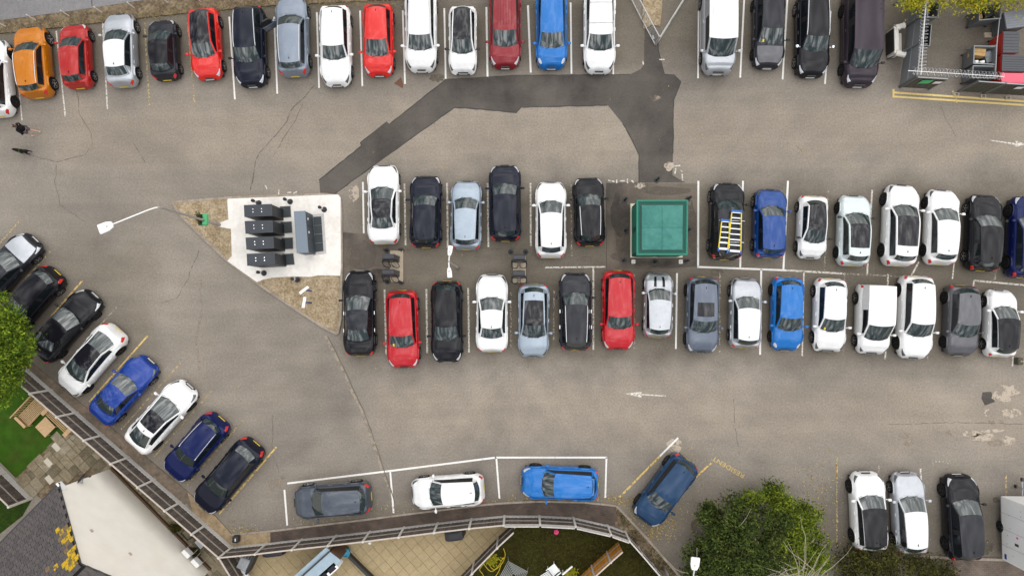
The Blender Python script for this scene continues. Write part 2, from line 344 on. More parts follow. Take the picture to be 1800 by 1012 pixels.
# painted bay lines
def line(x0, y0, x1, y1, m='paint_white', wpx=3.0, name='parking_line', z=.010):
    return MB().strip(G(x0, y0), G(x1, y1), wpx / 30, z).build(name, m, ground)
PW, PX, PF, PY, PYW = 'paint_white', 'paint_white_worn', 'paint_faint', 'paint_yellow', 'paint_yellow_worn'
for l_ in ((25, 70, 39, 212, PX, 2.4), (99, 55, 115, 205, PX, 2.6), (180, 30, 189, 192, PX, 2.4), (254, 40, 263, 187, PYW, 3), (330, 40, 342, 181, PYW, 3), (403, 30, 413, 175, PW), (482, 30, 487.5, 165, PW), (557, 22, 561, 155, PW), (633, 19, 637, 152, PW), (708, 19, 712, 148, PW),
           (781, 15, 783.5, 139, PW), (855, 13, 857, 135, PW, 3.4), (928, 10, 933, 128, PW, 3.4), (1003, 5, 1004.5, 130, PW), (1079, 4, 1078, 131, PW, 2.6), (1228, 20, 1227, 138, PW, 2.8), (1308, 0, 1301, 137, PW), (1384, 0, 1375.5, 140, PW), (1460, 20, 1450, 148, PW), (1530, 50, 1525, 152, PW),
           (638, 320, 639.5, 410, PW), (711, 323, 713, 431, PX), (786, 322, 787, 436, PX, 3.2), (857, 322, 858.5, 434, PX), (932.5, 322, 933, 432, PX), (1004, 322, 1004.5, 451, PF), (1227.5, 318, 1227, 469, PW, 3.4), (1306, 318, 1301, 470, PW, 3.2), (1385, 318, 1377, 473, PW, 3.4), (1456, 333, 1449, 478, PF, 2.4), (1533, 334, 1524, 482, PX), (1615, 460, 1599, 490, PX), (1678, 450, 1674, 491, PX, 2.2), (1751, 470, 1748, 494, PF),
           (1225.5, 469, 1382, 475, PW, 3.2), (1382, 475, 1486, 481, PX, 3.2), (1486, 481, 1640, 489, PF, 2.6), (1712, 493, 1800, 501, PX, 3.), (1712, 493, 1710, 510, PX, 2.6),
           (676, 509, 679, 623, PX, 3), (749.5, 508, 751, 620, PX, 3.2), (823, 506, 824.5, 619, PX, 3), (898, 514, 898, 609, PF, 3), (974, 510, 973, 616, PF, 2.6), (1043, 470, 1043, 615, PX), (1115, 479, 1115, 612, PF, 2.6), (1190, 480, 1188, 613, PW, 3), (1265.5, 471, 1265, 619, PF, 2.4), (1338, 473, 1336, 623, PW, 3.4), (1413, 475, 1410, 626, PX, 2.6), (1485, 479, 1482, 626, PF, 2.6), (1561, 481, 1556, 631, PX, 2.8), (1635, 487, 1630, 636, PF, 2.2), (1781, 615, 1779.5, 644, PX, 2.6),
           (958, 470, 1064, 469, PX, 2.6), (33, 390, -20, 450, PYW, 2.6), (89, 442, 45, 490, PYW, 2.6), (145, 493, 90, 556, PY, 3), (205, 540, 150, 600, PF, 2.4), (259.5, 590, 157, 706, PY, 2.8), (318, 637, 213, 754, PYW, 2.8), (372, 687, 270, 803, PYW, 2.8), (427, 739, 328, 853, PYW, 2.8), (486, 785, 385, 903, PY, 3),
           (505, 849, 686, 827, PW, 3.2), (686, 827, 872, 803.5, PW, 3.2), (870, 803.5, 1067, 803.5, PW, 3.2), (500, 860, 505, 923, PW, 3.2), (686, 828, 692, 901, PW), (872.5, 804, 878, 876, PW), (1066, 803, 1064, 874, PW),
           (1160, 801, 1089, 873, PY, 3.2), (1192, 769, 1160, 801, PW, 3.), (1250, 813, 1206, 854, PY, 3.2), (1471, 802, 1471, 952, PYW, 2.8), (1471, 816, 1471, 838, PY, 3), (1545, 818, 1545, 850, PF, 2.4), (1618, 823, 1619, 845, PX, 3), (1768, 834, 1768, 872, PYW, 3)):
    line(*l_)
for l_ in ((1572, 163, 1800, 178.5), (1570, 170, 1800, 185)): line(*l_, 'paint_yellow_double', 3.4, 'yellow_line')
line(1570.5, 157, 1570.5, 172, 'paint_yellow_double', 3.6, 'yellow_line', .011); line(1674, 160, 1682, 181, 'paint_yellow', 3, 'yellow_line', .012)
for pts in ([(1740, 246), (1786, 252), (1785, 247), (1803, 254), (1784, 258.5), (1785, 255), (1740, 247.5)], [(1170, 696.5), (1128, 694), (1127, 698), (1099, 691.5), (1128, 688), (1128, 692), (1170, 694.5)]):
    sheet('painted_arrow', pts, .010, 'paint_white_worn')
for l_ in ((1069, 317, 1080, 319), (1084, 316, 1084, 322), (1090, 318, 1098, 318), (1103, 314, 1103, 322), (1110, 317, 1114, 321), (1186, 292, 1196, 291), (1188, 296, 1186, 306), (1196, 300, 1200, 302), (1199, 306, 1200, 318), (1159, 105, 1168, 105), (1130, 108, 1131, 114), (490, 334, 490, 342), (505, 339, 512, 338), (516, 340, 522, 337), (466, 325, 470, 333), (1640, 806, 1640, 818), (1645, 806, 1645, 812), (1651, 808, 1652, 816), (1657, 806, 1657, 814), (1664, 808, 1666, 815), (1670, 808, 1671, 812)):
    line(*l_, 'paint_faint' if l_[0] > 1600 else 'paint_white_worn', 2.2, 'paint_remnant')
# the word RESIDENT in yellow
fc = bpy.data.curves.new('resident_text', 'FONT'); fc.body = 'RESIDENT'; fc.size = .42; fc.offset = .006; fc.space_character = 1.05
fo = bpy.data.objects.new('resident_text', fc); col.objects.link(fo)
dg = bpy.context.evaluated_depsgraph_get(); tm = bpy.data.meshes.new_from_object(fo.evaluated_get(dg)); bpy.data.objects.remove(fo)
a_, b_ = G(1310, 834), G(1254, 801); d_ = b_ - a_; tm.materials.clear(); tm.materials.append(M['paint_yellow_text'])
wtx = max(v.co.x for v in tm.vertices)
rt = inst(tm, 'painted_word', ground, (a_.x, a_.y, .011), (0, 0, math.atan2(d_.y, d_.x)), (d_.length / wtx, .85, 1))
# ------------------------------------------------------------------ road and verge at the top left
road = MB().prism([tuple(p[:2]) for p in GP([(-60, 44), (0, 37), (130, 20), (290, -4), (480, -30), (480, -200), (-60, -200)])], -.05, .06).build('road', 'asphalt_road', kind='structure')
seal_o = MB().strip(G(161, -20), G(163, 12), .05, .066).build('joint_seal', 'tar_seal', road)
vp = [(-60, 45), (0, 38), (130, 21), (290, -3), (480, -29), (790, -32), (790, -4), (600, 5), (480, 11), (350, 22), (200, 38), (100, 50), (0, 60), (-60, 67)]
mb = MB(); W_ = GP(vp); mb.prism([tuple(p[:2]) for p in W_], -.02, .10)
verge = mb.build('verge', 'soil', kind='structure')
MB().prism([tuple(p[:2]) for p in GP([(1131, 52), (1129, 30), (1130, -40), (1166, -40), (1163, 20), (1160, 47), (1146, 44)])], -.02, .07).build('gravel_strip', 'gravel', kind='structure')
def kerb_run(pts, parent, wpx=4., h=.10, m='kerb_stone', ln=.92):
    "single kerb stones laid end to end"
    W_ = [G(*p) for p in pts]; tot = [0]
    for a, b in zip(W_, W_[1:]): tot.append(tot[-1] + (b - a).length)
    n = max(1, round(tot[-1] / ln)); st = tot[-1] / n
    def at(s):
        for i in range(len(W_) - 1):
            if s <= tot[i + 1] + 1e-6: return W_[i] + (W_[i + 1] - W_[i]) * ((s - tot[i]) / (tot[i + 1] - tot[i]))
        return W_[-1]
    for k in range(n):
        a, b = at(k * st), at((k + 1) * st); d = b - a; c = (a + b) / 2
        MB().box((c.x, c.y, h / 2 + random.uniform(-.004, .004)), (d.length - .012, wpx / 30, h), math.atan2(d.y, d.x)).build('kerb_stone', m, parent, bevel=.012, segs=1)
# ------------------------------------------------------------------ the triangular island
ISL = [(304, 356), (404, 348), (592, 341), (600, 347), (601, 470), (599, 580), (593, 588), (580, 582), (520, 543), (452, 497), (402, 460), (352, 412), (306, 366)]
def inset(P, d):
    n = len(P); out = []; a = sum(P[i][0] * P[(i + 1) % n][1] - P[(i + 1) % n][0] * P[i][1] for i in range(n)); s = 1 if a > 0 else -1
    for i in range(n):
        p0, p1, p2 = Vector(P[i - 1]), Vector(P[i]), Vector(P[(i + 1) % n]); d1 = (p1 - p0).normalized(); d2 = (p2 - p1).normalized()
        n1_, n2_ = Vector((-d1.y, d1.x)) * s, Vector((-d2.y, d2.x)) * s; b = (n1_ + n2_); b = b / max(.25, b.length_squared / 2)
        out.append(tuple(p1 + b * d))
    return out
isl_w = [tuple(p[:2]) for p in GP(ISL)]
island = MB().prism(isl_w, -.02, .05).build('traffic_island', 'soil', kind='structure')
kerb_run(ISL[:3] + ISL[2:4] + ISL[4:] + ISL[:1], island, 4.4, .115)
MB().prism(inset(isl_w, .06), .04, .095).build('gravel_bed', 'gravel', island)
PAD = [(402.5, 350), (595, 342.5), (599.5, 348), (600.5, 470), (599, 485), (560, 484), (547, 487), (517, 486), (480, 488), (464, 491.5), (453, 496), (401, 459), (409, 450), (407.5, 403), (385, 399), (387, 392), (403, 386), (401, 352)]
MB().prism([tuple(p[:2]) for p in GP(PAD)], .03, .135).build('concrete_pad', 'concrete_white', island, bevel=.01, segs=1)
# ------------------------------------------------------------------ strips along the fences
FEN1 = [(47 + 45.25 * k, 646 + 39.25 * k) for k in range(9)]
FEN2 = [(409, 960), (470, 954), (532, 946.5), (592, 940), (651, 933), (711, 925.5), (770, 918), (829, 911), (887, 905.5), (948, 905.5), (1007.5, 908.5), (1067, 922), (1098, 933)]
strip1 = MB().prism([tuple(p[:2]) for p in GP([(20, 622), (409, 960), (415, 941), (408, 938), (380, 907), (330, 863), (195, 750), (120, 690), (60, 640)])], -.02, .05).build('kerbside_strip', 'brown_strip', kind='structure')
strip2 = MB().prism([tuple(p[:2]) for p in GP([(330, 863), (380, 907), (408, 938), (476, 932), (476, 953), (409, 960), (340, 900)])], -.02, .058).build('sandy_strip', 'tan_strip', kind='structure')
def brick_mat(name, c1, c2, mortar, rot=0., sc=1., bw=.21, rh=.105):
    m = bpy.data.materials.new(name); m.use_nodes = True; M[name] = m; t = m.node_tree; n = t.nodes; l = t.links; b = n['Principled BSDF']; b.inputs['Roughness'].default_value = .9
    g = n.new('ShaderNodeNewGeometry'); mp_ = n.new('ShaderNodeMapping'); mp_.inputs['Rotation'].default_value = (0, 0, rot); l.new(g.outputs['Position'], mp_.inputs['Vector'])
    br = n.new('ShaderNodeTexBrick'); br.inputs['Scale'].default_value = sc; br.inputs['Brick Width'].default_value = bw; br.inputs['Row Height'].default_value = rh; br.inputs['Mortar Size'].default_value = .008
    br.inputs['Color1'].default_value = (*c1, 1); br.inputs['Color2'].default_value = (*c2, 1); br.inputs['Mortar'].default_value = (*mortar, 1); l.new(mp_.outputs['Vector'], br.inputs['Vector'])
    nz = n.new('ShaderNodeTexNoise'); nz.inputs['Scale'].default_value = 1.4; nz.inputs['Detail'].default_value = 6; l.new(g.outputs['Position'], nz.inputs['Vector'])
    mr = n.new('ShaderNodeMapRange'); mr.inputs['From Min'].default_value = .3; mr.inputs['From Max'].default_value = .7; mr.inputs['To Min'].default_value = .65; mr.inputs['To Max'].default_value = 1.25; l.new(nz.outputs['Fac'], mr.inputs['Value'])
    mm = n.new('ShaderNodeMixRGB'); mm.blend_type = 'MULTIPLY'; mm.inputs['Fac'].default_value = 1; l.new(br.outputs['Color'], mm.inputs['Color1']); l.new(mr.outputs['Result'], mm.inputs['Color2']); l.new(mm.outputs['Color'], b.inputs['Base Color'])
    return m
brick_mat('brick_paving', (.105, .072, .055), (.075, .055, .045), (.06, .05, .04), R(7))
brick_mat('brick_paving_pale', (.16, .12, .095), (.125, .095, .075), (.08, .065, .05), R(2))
BP_TOP = [(476, 932.5), (560, 922), (660, 910), (760, 897), (870, 884), (950, 880), (1030, 882), (1083, 888)]
path = MB().prism([tuple(p[:2]) for p in GP(BP_TOP + [(1081, 922)] + FEN2[11:1:-1] + [(476, 953)])], -.02, .07).build('brick_path', 'brick_paving', kind='structure')
kerb_run([(408, 939)] + BP_TOP, path, 3.4, .10)
kerb_run([(1083, 888), (1100, 905), (1150, 960), (1195, 1012), (1210, 1030)], path, 4.0, .10)
soilbed = MB().prism([tuple(p[:2]) for p in GP([(1083, 889), (1100, 907), (1150, 962), (1196, 1016), (1172, 1030), (1098, 934), (1081, 922)])], -.02, .06).build('soil_bed', 'soil', kind='structure')
path2 = MB().prism([tuple(p[:2]) for p in GP([(1655, 978), (1800, 984), (1860, 987), (1860, 1060), (1655, 1060)])], -.02, .09).build('brick_pavement', 'brick_paving_pale', kind='structure')
kerb_run([(1600, 976), (1670, 979), (1800, 984), (1850, 986)], path2, 4.4, .115)
# ------------------------------------------------------------------ gardens
mat('turf_fake', (.032, .082, .006), .9, var=.2, vscale=.45, c2=(.050, .058, .012), ramp=(.50, .72), bump=.5, bscale=50.)
mat('lawn', (.026, .021, .005), .95, var=.4, vscale=1.4, c2=(.036, .034, .006), ramp=(.38, .64), bump=.7, bscale=25.)
mat('lawn_dark', (.018, .036, .005), .95, var=.3, vscale=3., c2=(.026, .052, .006), ramp=(.4, .6), bump=.7, bscale=25.)
turf = MB().flat(GP([(-80, 560), (47, 646), (137.6, 724), (124, 748), (28, 840), (-80, 730)]), .012).build('artificial_turf', 'turf_fake', kind='structure')
MB().flat(GP([(-80, 790), (10, 828), (57, 876), (40, 906), (-80, 1000)]), .014).build('small_lawn', 'lawn_dark', kind='structure')
earth = MB().flat(GP([(28, 838), (124, 746), (137.6, 724), (409, 960), (450, 1060), (380, 1100), (100, 900)]), .006).build('garden_soil', 'soil', kind='structure')
LAWN = [(908, 915), (948, 907), (1007.5, 909), (1067, 923), (1098, 934), (1180, 1040), (780, 1040)]
lawn = MB().flat(GP(LAWN), .010).build('lawn', 'lawn', kind='structure')
mat('slab_a', (.25, .21, .145), .9, var=.22, vscale=2., bump=.3, c2=(.19, .155, .10), ramp=(.35, .65)); mat('slab_b', (.31, .27, .20), .9, var=.2, vscale=2., bump=.3, c2=(.20, .165, .11), ramp=(.35, .65)); mat('slab_c', (.17, .14, .095), .9, var=.25, vscale=2.5, bump=.3, c2=(.12, .10, .065), ramp=(.4, .6)); mat('slab_d', (.50, .45, .37), .9, var=.1, bump=.2)
def paving(name, poly, z, ang, cell, mats, parent, mixed, gap=.012, org=(-20., -8.)):
    "slabs laid one by one inside the outline"
    ca, sa = math.cos(ang), math.sin(ang); W_ = [(p.x, p.y) for p in GP(poly)]
    loc = [((x - org[0]) * ca + (y - org[1]) * sa, -(x - org[0]) * sa + (y - org[1]) * ca) for x, y in W_]
    i0, i1 = int(min(p[0] for p in loc) / cell) - 1, int(max(p[0] for p in loc) / cell) + 1; j0, j1 = int(min(p[1] for p in loc) / cell) - 1, int(max(p[1] for p in loc) / cell) + 1
    used = set(); meshes = {}; cnt = 0
    for i in range(i0, i1 + 1):
        for j in range(j0, j1 + 1):
            if (i, j) in used: continue
            opts = [(1, 1)]
            if mixed: opts = random.sample([(2, 2), (2, 3), (3, 2), (1, 2), (2, 1), (2, 2)], 6) + [(1, 1)]
            for (a, b) in opts:
                cells = [(i + p, j + q) for p in range(a) for q in range(b)]
                if not any(c in used for c in cells): break
            used.update(cells); u, v = (i + a / 2) * cell, (j + b / 2) * cell
            x, y = u * ca - v * sa + org[0], u * sa + v * ca + org[1]
            if not inpoly(x, y, W_): continue
            q = proj((x, y, 0))
            if q[0] < -30 or q[1] > 1040: continue
            mi = random.choice(mats); key = (a, b, mi)
            if key not in meshes: meshes[key] = MB().box((0, 0, 0), (a * cell - gap, b * cell - gap, .04)).mesh('slab', mi)
            inst(meshes[key], 'slab', parent, (x, y, z + random.uniform(-.006, .006)), (random.uniform(-.01, .01), random.uniform(-.01, .01), ang)); cnt += 1
    return cnt
paving('slab', [(28, 838), (124, 747), (150, 737), (409, 960), (404, 1040), (330, 980), (197, 822), (100, 848), (60, 872)], .03, R(44), .27, ['slab_a', 'slab_b', 'slab_c', 'slab_a', 'slab_b', 'slab_c', 'slab_d'] if False else ['slab_a', 'slab_a', 'slab_b', 'slab_c', 'slab_b', 'slab_d'][:5], earth, True, .02)
for p, a in (((100, 785), R(44)), ((86, 812), R(44)), ((88, 842), R(40))):
    c = G(*p); MB().box((c.x, c.y, .055), (.32, .5, .04), a).build('slab', 'slab_d', earth)
mat('tan_a', (.365, .285, .165), .9, var=.1, vscale=1.5, bump=.15); mat('tan_b', (.345, .268, .153), .9, var=.1, vscale=1.5, bump=.15); mat('tan_c', (.378, .297, .174), .9, var=.1, vscale=1.5, bump=.15)
mat('tan_joint', (.25, .19, .10), .95)
patio = MB().flat(GP([(385, 985), (409, 961)] + FEN2[1:9] + [(908, 916), (780, 1040), (380, 1060)]), .008).build('patio', 'tan_joint', kind='structure')
paving('slab', [(412, 962)] + FEN2[1:9] + [(905, 918), (780, 1036), (400, 1036)], .028, R(42), .52, ['tan_a', 'tan_a', 'tan_b', 'tan_c'], patio, False, .013, (-5., -13.))
# ------------------------------------------------------------------ cars
def paint(name, c, metal=0., rough=.32):
    dk = sum(c) < .2
    if name not in M: mat(name, c, rough if not dk else .16, metal=metal if not dk else metal * .4, coat=.45 if not dk else .0, spec=.3 if not dk else .27, var=.05, vscale=1.2)
    return name
PAINTS = dict(white=((.72, .72, .715), 0, .35), pearl=((.68, .69, .70), .0, .35), bluegrey=((.20, .235, .29), .3, .33), gunmetal=((.066, .078, .100), .4, .3), silver=((.42, .44, .47), .5, .32), iceblue=((.31, .365, .43), .35, .35), mint=((.56, .62, .62), .2, .35),
              black=((.008, .008, .011), 0, .25), blueblack=((.008, .010, .021), .2, .25), graphite=((.024, .025, .031), .5, .3), grey=((.10, .10, .11), .4, .35), slate=((.105, .125, .165), .4, .33),
              red=((.60, .014, .010), 0, .3), cherry=((.42, .005, .012), .05, .3), brick=((.36, .012, .010), .1, .3), maroon=((.21, .010, .016), .2, .3), orange=((.47, .150, .002), .15, .33),
              blue=((.002, .130, .43), .1, .3), royal=((.003, .034, .235), .2, .3), navy=((.006, .012, .07), .3, .28), denim=((.013, .042, .098), .3, .3), cobalt=((.004, .045, .21), .2, .3), aubergine=((.035, .026, .036), .4, .3))
for k, v in PAINTS.items(): paint('car_' + k, *v)
STY = dict(
    hatch=dict(W=1.79, H=1.47, zc=.97, nose=.76, tail=1.0, cf=.255, rf=.43, rr=.885, rb=.968, rw=.70, wr=.32),
    small=dict(W=1.66, H=1.49, zc=.98, nose=.78, tail=1.0, cf=.235, rf=.42, rr=.88, rb=.968, rw=.70, wr=.29),
    city=dict(W=1.63, H=1.49, zc=.99, nose=.80, tail=.98, cf=.215, rf=.41, rr=.82, rb=.93, rw=.70, wr=.29),
    suv=dict(W=1.86, H=1.63, zc=1.07, nose=.90, tail=1.1, cf=.255, rf=.41, rr=.90, rb=.972, rw=.72, wr=.36),
    saloon=dict(W=1.84, H=1.43, zc=.97, nose=.74, tail=1.02, cf=.285, rf=.455, rr=.70, rb=.865, rw=.69, wr=.33),
    fast=dict(W=1.87, H=1.45, zc=.97, nose=.72, tail=1.04, cf=.225, rf=.43, rr=.72, rb=.93, rw=.68, wr=.345),
    estate=dict(W=1.84, H=1.48, zc=.98, nose=.78, tail=1.02, cf=.275, rf=.43, rr=.905, rb=.968, rw=.70, wr=.33),
    smallvan=dict(W=1.80, H=1.82, zc=1.10, nose=.90, tail=1.15, cf=.20, rf=.40, rr=.975, rb=.99, rw=.84, wr=.32),
    van=dict(W=1.96, H=1.96, zc=1.16, nose=.98, tail=1.25, cf=.15, rf=.295, rr=.978, rb=.992, rw=.83, wr=.34),
    pickup=dict(W=1.90, H=1.80, zc=1.12, nose=.98, tail=1.15, cf=.225, rf=.375, rr=.955, rb=.985, rw=.78, wr=.37))
def wheel_meshes(rw):
    key = 'wheel%.2f' % rw
    if key not in wheel_meshes.c:
        mt = Matrix.Rotation(R(90), 3, 'X')
        t = MB().lathe([(rw * .66, -.10), (rw * .93, -.105), (rw, -.07), (rw, .07), (rw * .93, .105), (rw * .66, .10)], 22, mtx=mt).mesh('tyre', 'tyre', smooth=False)
        b = MB().lathe([(rw * .655, -.088), (rw * .655, -.045), (rw * .655, .045), (rw * .655, .088)], 18, mtx=mt).mesh('brake_disc', 'rim_dark')
        rims = {}
        for rm in ('rim_silver', 'rim_dark'):
            m = MB()
            for sd in (-1, 1):
                m.lathe([(rw * .17, sd * .090), (rw * .17, sd * .106)] if sd > 0 else [(rw * .17, -.106), (rw * .17, -.090)], 10, mtx=mt)
                for k in range(5):
                    a = R(72 * k + 18); d = Vector((math.cos(a), 0, math.sin(a))); p = Vector((-math.sin(a), 0, math.cos(a)))
                    y0, y1 = sd * .089, sd * .103
                    q = []
                    for yy in (y0, y1):
                        for rr, hw in ((.12, .055), (.64, .085)): q += [d * rw * rr + p * rw * hw + Vector((0, yy, 0)), d * rw * rr - p * rw * hw + Vector((0, yy, 0))]
                    m.add(q, [(0, 1, 3, 2), (4, 6, 7, 5), (0, 2, 6, 4), (1, 5, 7, 3), (2, 3, 7, 6)])
                # outer lip ring
                n = 22; vs = []; fs = []
                for r_, y_ in ((rw * .60, sd * .095), (rw * .67, sd * .107), (rw * .69, sd * .104)):
                    for k in range(n): t_ = 2 * math.pi * k / n; vs.append(Vector((r_ * math.cos(t_), y_, r_ * math.sin(t_))))
                for i in range(2):
                    for k in range(n): fs.append((i * n + k, i * n + (k + 1) % n, (i + 1) * n + (k + 1) % n, (i + 1) * n + k))
                m.add(vs, fs)
            rims[rm] = m.mesh('rim', rm)
        wheel_meshes.c[key] = (t, b, rims)
    return wheel_meshes.c[key]
wheel_meshes.c = {}
def interp(pts, x):
    if x <= pts[0][0]: return pts[0][1]
    for (a, b), (c, d) in zip(pts, pts[1:]):
        if x <= c: return b + (d - b) * (x - a) / (c - a + 1e-9)
    return pts[-1][1]
def make_car(label, cx, cy, head, L, style, colr, roof=None, kind='parked_car', cat='car', group=None, **o):
    S = dict(STY[style]); S.update({k: v for k, v in o.items() if k in S})
    W, H, zc, nose, tail, rwh = S['W'], S['H'], S['zc'], S['nose'], S['tail'], S['wr']
    loc = G(cx, cy, .55); loc.z = 0
    root = thing(kind, label, cat, loc, R(head), group)
    P = 'car_' + colr; hw = W / 2; h2 = L / 2
    cf, rf, rr, rb = S['cf'] * L, S['rf'] * L, S['rr'] * L, S['rb'] * L
    isvan = style in ('van', 'smallvan')
    xf, xr = h2 - .185 * L, -h2 + (.185 if not isvan else .2) * L
    af, ar = .20 * L, .13 * L; kf, kr = (.50, .60) if not isvan else (.60, .86)
    kf = o.get('kf', kf)
    def wd(x):
        e, r_ = h2 - x, x + h2; f = 1.
        if e < af: f *= kf + (1 - kf) * math.sqrt(max(0, 1 - (1 - e / af) ** 2.3))
        if r_ < ar: f *= kr + (1 - kr) * math.sqrt(max(0, 1 - (1 - r_ / ar) ** 2.3))
        return hw * f * (1 - .035 * (x / h2) ** 2 - .012 * math.cos(x * 2.2))
    ztp = [(0, nose - .20), (.012 * L, nose - .09), (.03 * L, nose - .03), (.06 * L, nose), (.6 * cf, nose + (zc - nose) * .72), (cf, zc), (.5 * L, zc + .01), (rb - .02, tail), (rb + .3 * (L - rb), tail - .02), (L - .015 * L, tail - .10), (L, tail - .26)]
    def zt(x): return interp(ztp, h2 - x)
    ra = rwh + .055
    def zl(x):
        z = .21 + .06 * max(0, 1 - (h2 - abs(x)) / .4)
        for xw in (xf, xr):
            d = abs(x - xw)
            if d < ra: z = max(z, rwh + math.sqrt(ra * ra - d * d) - .01)
        return z
    def surf(x, v, sd=1):
        ww, t_, b_ = wd(x), zt(x), zl(x); cr_ = .045 if h2 - x < cf or not isvan else .02
        ps = [(.90, b_), (.975, b_ + .09), (1.0, b_ + .5 * (t_ - b_)), (.97, t_ - .20), (.92, t_ - .085), (.85, t_ - .026), (.74, t_ + .25 * cr_), (.4, t_ + .85 * cr_), (0, t_ + cr_)]
        v = max(0, min(8, v)); i = min(7, int(v)); f = v - i
        y = ps[i][0] * (1 - f) + ps[i + 1][0] * f; zi = max(ps[i][1], b_ + .015 * i); zj = max(ps[i + 1][1], b_ + .015 * (i + 1))
        xe = x - math.copysign(.14, x) * max(0, 1 - (h2 - abs(x)) / .45) * max(0, (v - 2.4) / 5.6) ** .8
        return Vector((xe, sd * y * ww, zi * (1 - f) + zj * f))
    # --- body shell
    ns = 56; xs = []
    for i in range(ns + 1):
        u = i / ns; xs.append(h2 * (.62 * (1 - 2 * u) + .38 * math.cos(math.pi * u)))
    vcol = [(v, 1) for v in (0, 1, 2, 3, 4, 5, 6, 7, 8)] + [(v, -1) for v in (7, 6, 5, 4, 3, 2, 1, 0)]
    mb = MB(); vs = [surf(x, v, s) for x in xs for v, s in vcol]; nc = len(vcol); fs = []
    for i in range(ns):
        for k in range(nc - 1): fs.append((i * nc + k, (i + 1) * nc + k, (i + 1) * nc + k + 1, i * nc + k + 1))
    mb.add(vs, fs)
    for i, flip in ((0, False), (ns, True)):
        ring = [i * nc + k for k in range(nc)]; mb.f.append(tuple(ring if not flip else ring[::-1])); mb.m.append(0)
    # --- greenhouse grid (top: windscreen, roof, rear window)
    rwf = S['rw']; zr = H
    ps = []   # (e from front, z, half width, bow, crown drop, zone)
    seg = 5
    bowc, bowr = (.24, .10) if not isvan else (.24, .10)
    wc = .835 * wd(h2 - cf - bowc)
    for i in range(seg + 1):
        f = i / seg; ps.append((cf + (rf - cf) * f, zc + .02 + (zr - .075 - zc - .02) * (f ** .93), wc + (rwf * hw - wc) * f, bowc + (bowr - bowc) * f, .03 + .03 * f, 'w'))
    for i in range(1, 9):
        f = i / 8; z = zr - .075 + .075 * math.sin(math.pi * min(1, .12 + f * .62)) - (0 if isvan or style == 'pickup' else .045 * f * f)
        ps.append((rf + (rr - rf) * f, z, hw * (rwf * (1 - (.10 if not isvan else .01) * f ** 1.6)), bowr * (1 - f) - .09 * f * (1 if not isvan else .2), .06, 'r'))
    wb = .80 * wd(h2 - rb) if not isvan else .93 * wd(h2 - rb)
    z9 = ps[-1][1]
    for i in range(1, 5):
        f = i / 4; ps.append((rr + (rb - rr) * f, z9 + (tail - .005 - z9) * f ** 1.08, ps[13][2] + (wb - ps[13][2]) * f, -.09 - .08 * f if not isvan else -.02, .06 - .02 * f, 'b'))
    tt = [-1, -.90, -.72, -.45, -.15, .15, .45, .72, .90, 1]
    def gp(i, t):
        e_, z, wr_, bow, crn, _ = ps[i]; return Vector((h2 - e_ - bow * t * t, t * wr_, z - crn * abs(t) ** 2.4))
    grid = [[gp(i, t) for t in tt] for i in range(len(ps))]
    parts = dict(body=mb, windscreen=MB(), roof=MB(), panoramic_roof=MB(), rear_window=MB())
    nr0, nr1 = seg, seg + 8
    for i in range(len(ps) - 1):
        for k in range(len(tt) - 1):
            q = [grid[i][k], grid[i + 1][k], grid[i + 1][k + 1], grid[i][k + 1]]; edge = k in (0, len(tt) - 2)
            if i < seg: tgt = 'body' if edge and roof != 'glass' else ('windscreen' if not edge else 'roof')
            elif i < nr1:
                tgt = 'roof'
                if roof == 'pan' and not edge and 0 <= i - nr0 <= 5: tgt = 'panoramic_roof'
                if roof == 'sun' and 2 <= k <= 6 and 1 <= i - nr0 <= 3: tgt = 'panoramic_roof'
                if roof == 'glass' and not edge: tgt = 'panoramic_roof'
                if roof == 'glass' and edge: tgt = 'body'
            else:
                edge = k < 1 or k > len(tt) - 3
                tgt = 'body' if edge or (i == len(ps) - 2 and not style in ('fast',)) else 'rear_window'
                if o.get('spoiler') and i == nr1: tgt = 'roof'
                if isvan and not o.get('rearglass'): tgt = 'body'
            parts[tgt].add(q, [(0, 1, 2, 3)])
    # --- greenhouse sides
    swe = o.get('side_end', .60 if isvan else 1.)     # vans: glass only beside the cab
    rows = [0, .10, .84, 1]; sidew = {}
    for sd in (1, -1):
        ed = []
        for i in range(len(ps)):
            p = gp(i, sd); x = p.x; bz = zt(x) - .055; b_ = Vector((x, sd * (.868 if not isvan else .90) * wd(x), bz)); p = Vector((p.x, p.y, max(p.z, bz + .005)))
            ed.append([p * (1 - r_) + b_ * r_ for r_ in rows])
        for i in range(len(ps) - 1):
            for k in range(3):
                q = [ed[i][k], ed[i][k + 1], ed[i + 1][k + 1], ed[i + 1][k]]
                if sd < 0: q = q[::-1]
                zone = 'body'
                if k == 1 and i >= 1 and i < nr1 + (1 if style not in ('saloon', 'fast') else 2):
                    zone = 'front' if i < seg + 3 else 'rear'
                    if i == seg + 3: zone = 'trim'
                    if isvan and i > seg + (2 if swe <= .6 else 7): zone = 'body'
                    if o.get('doors3') and i > seg + 6: zone = 'body'
                    if style not in ('saloon', 'fast') and i >= nr1: zone = 'body' if not style in ('suv', 'estate') else 'rear'
                if k == 0 and o.get('blackroof_edges'): zone = 'trim'
                if zone == 'body': parts['body'].add(q, [(0, 1, 2, 3)])
                else: sidew.setdefault((zone, sd), MB()).add(q, [(0, 1, 2, 3)])
    parts['body'].build('body', P, root, True, smooth=True)
    parts['windscreen'].build('windscreen', 'glass_car', root, True, smooth=True)
    RM = {None: P, 'black': 'car_black', 'pan': P, 'sun': P, 'glass': P}.get(roof, 'car_' + str(roof))
    if parts['roof'].v: parts['roof'].build('roof', RM, root, True, smooth=True)
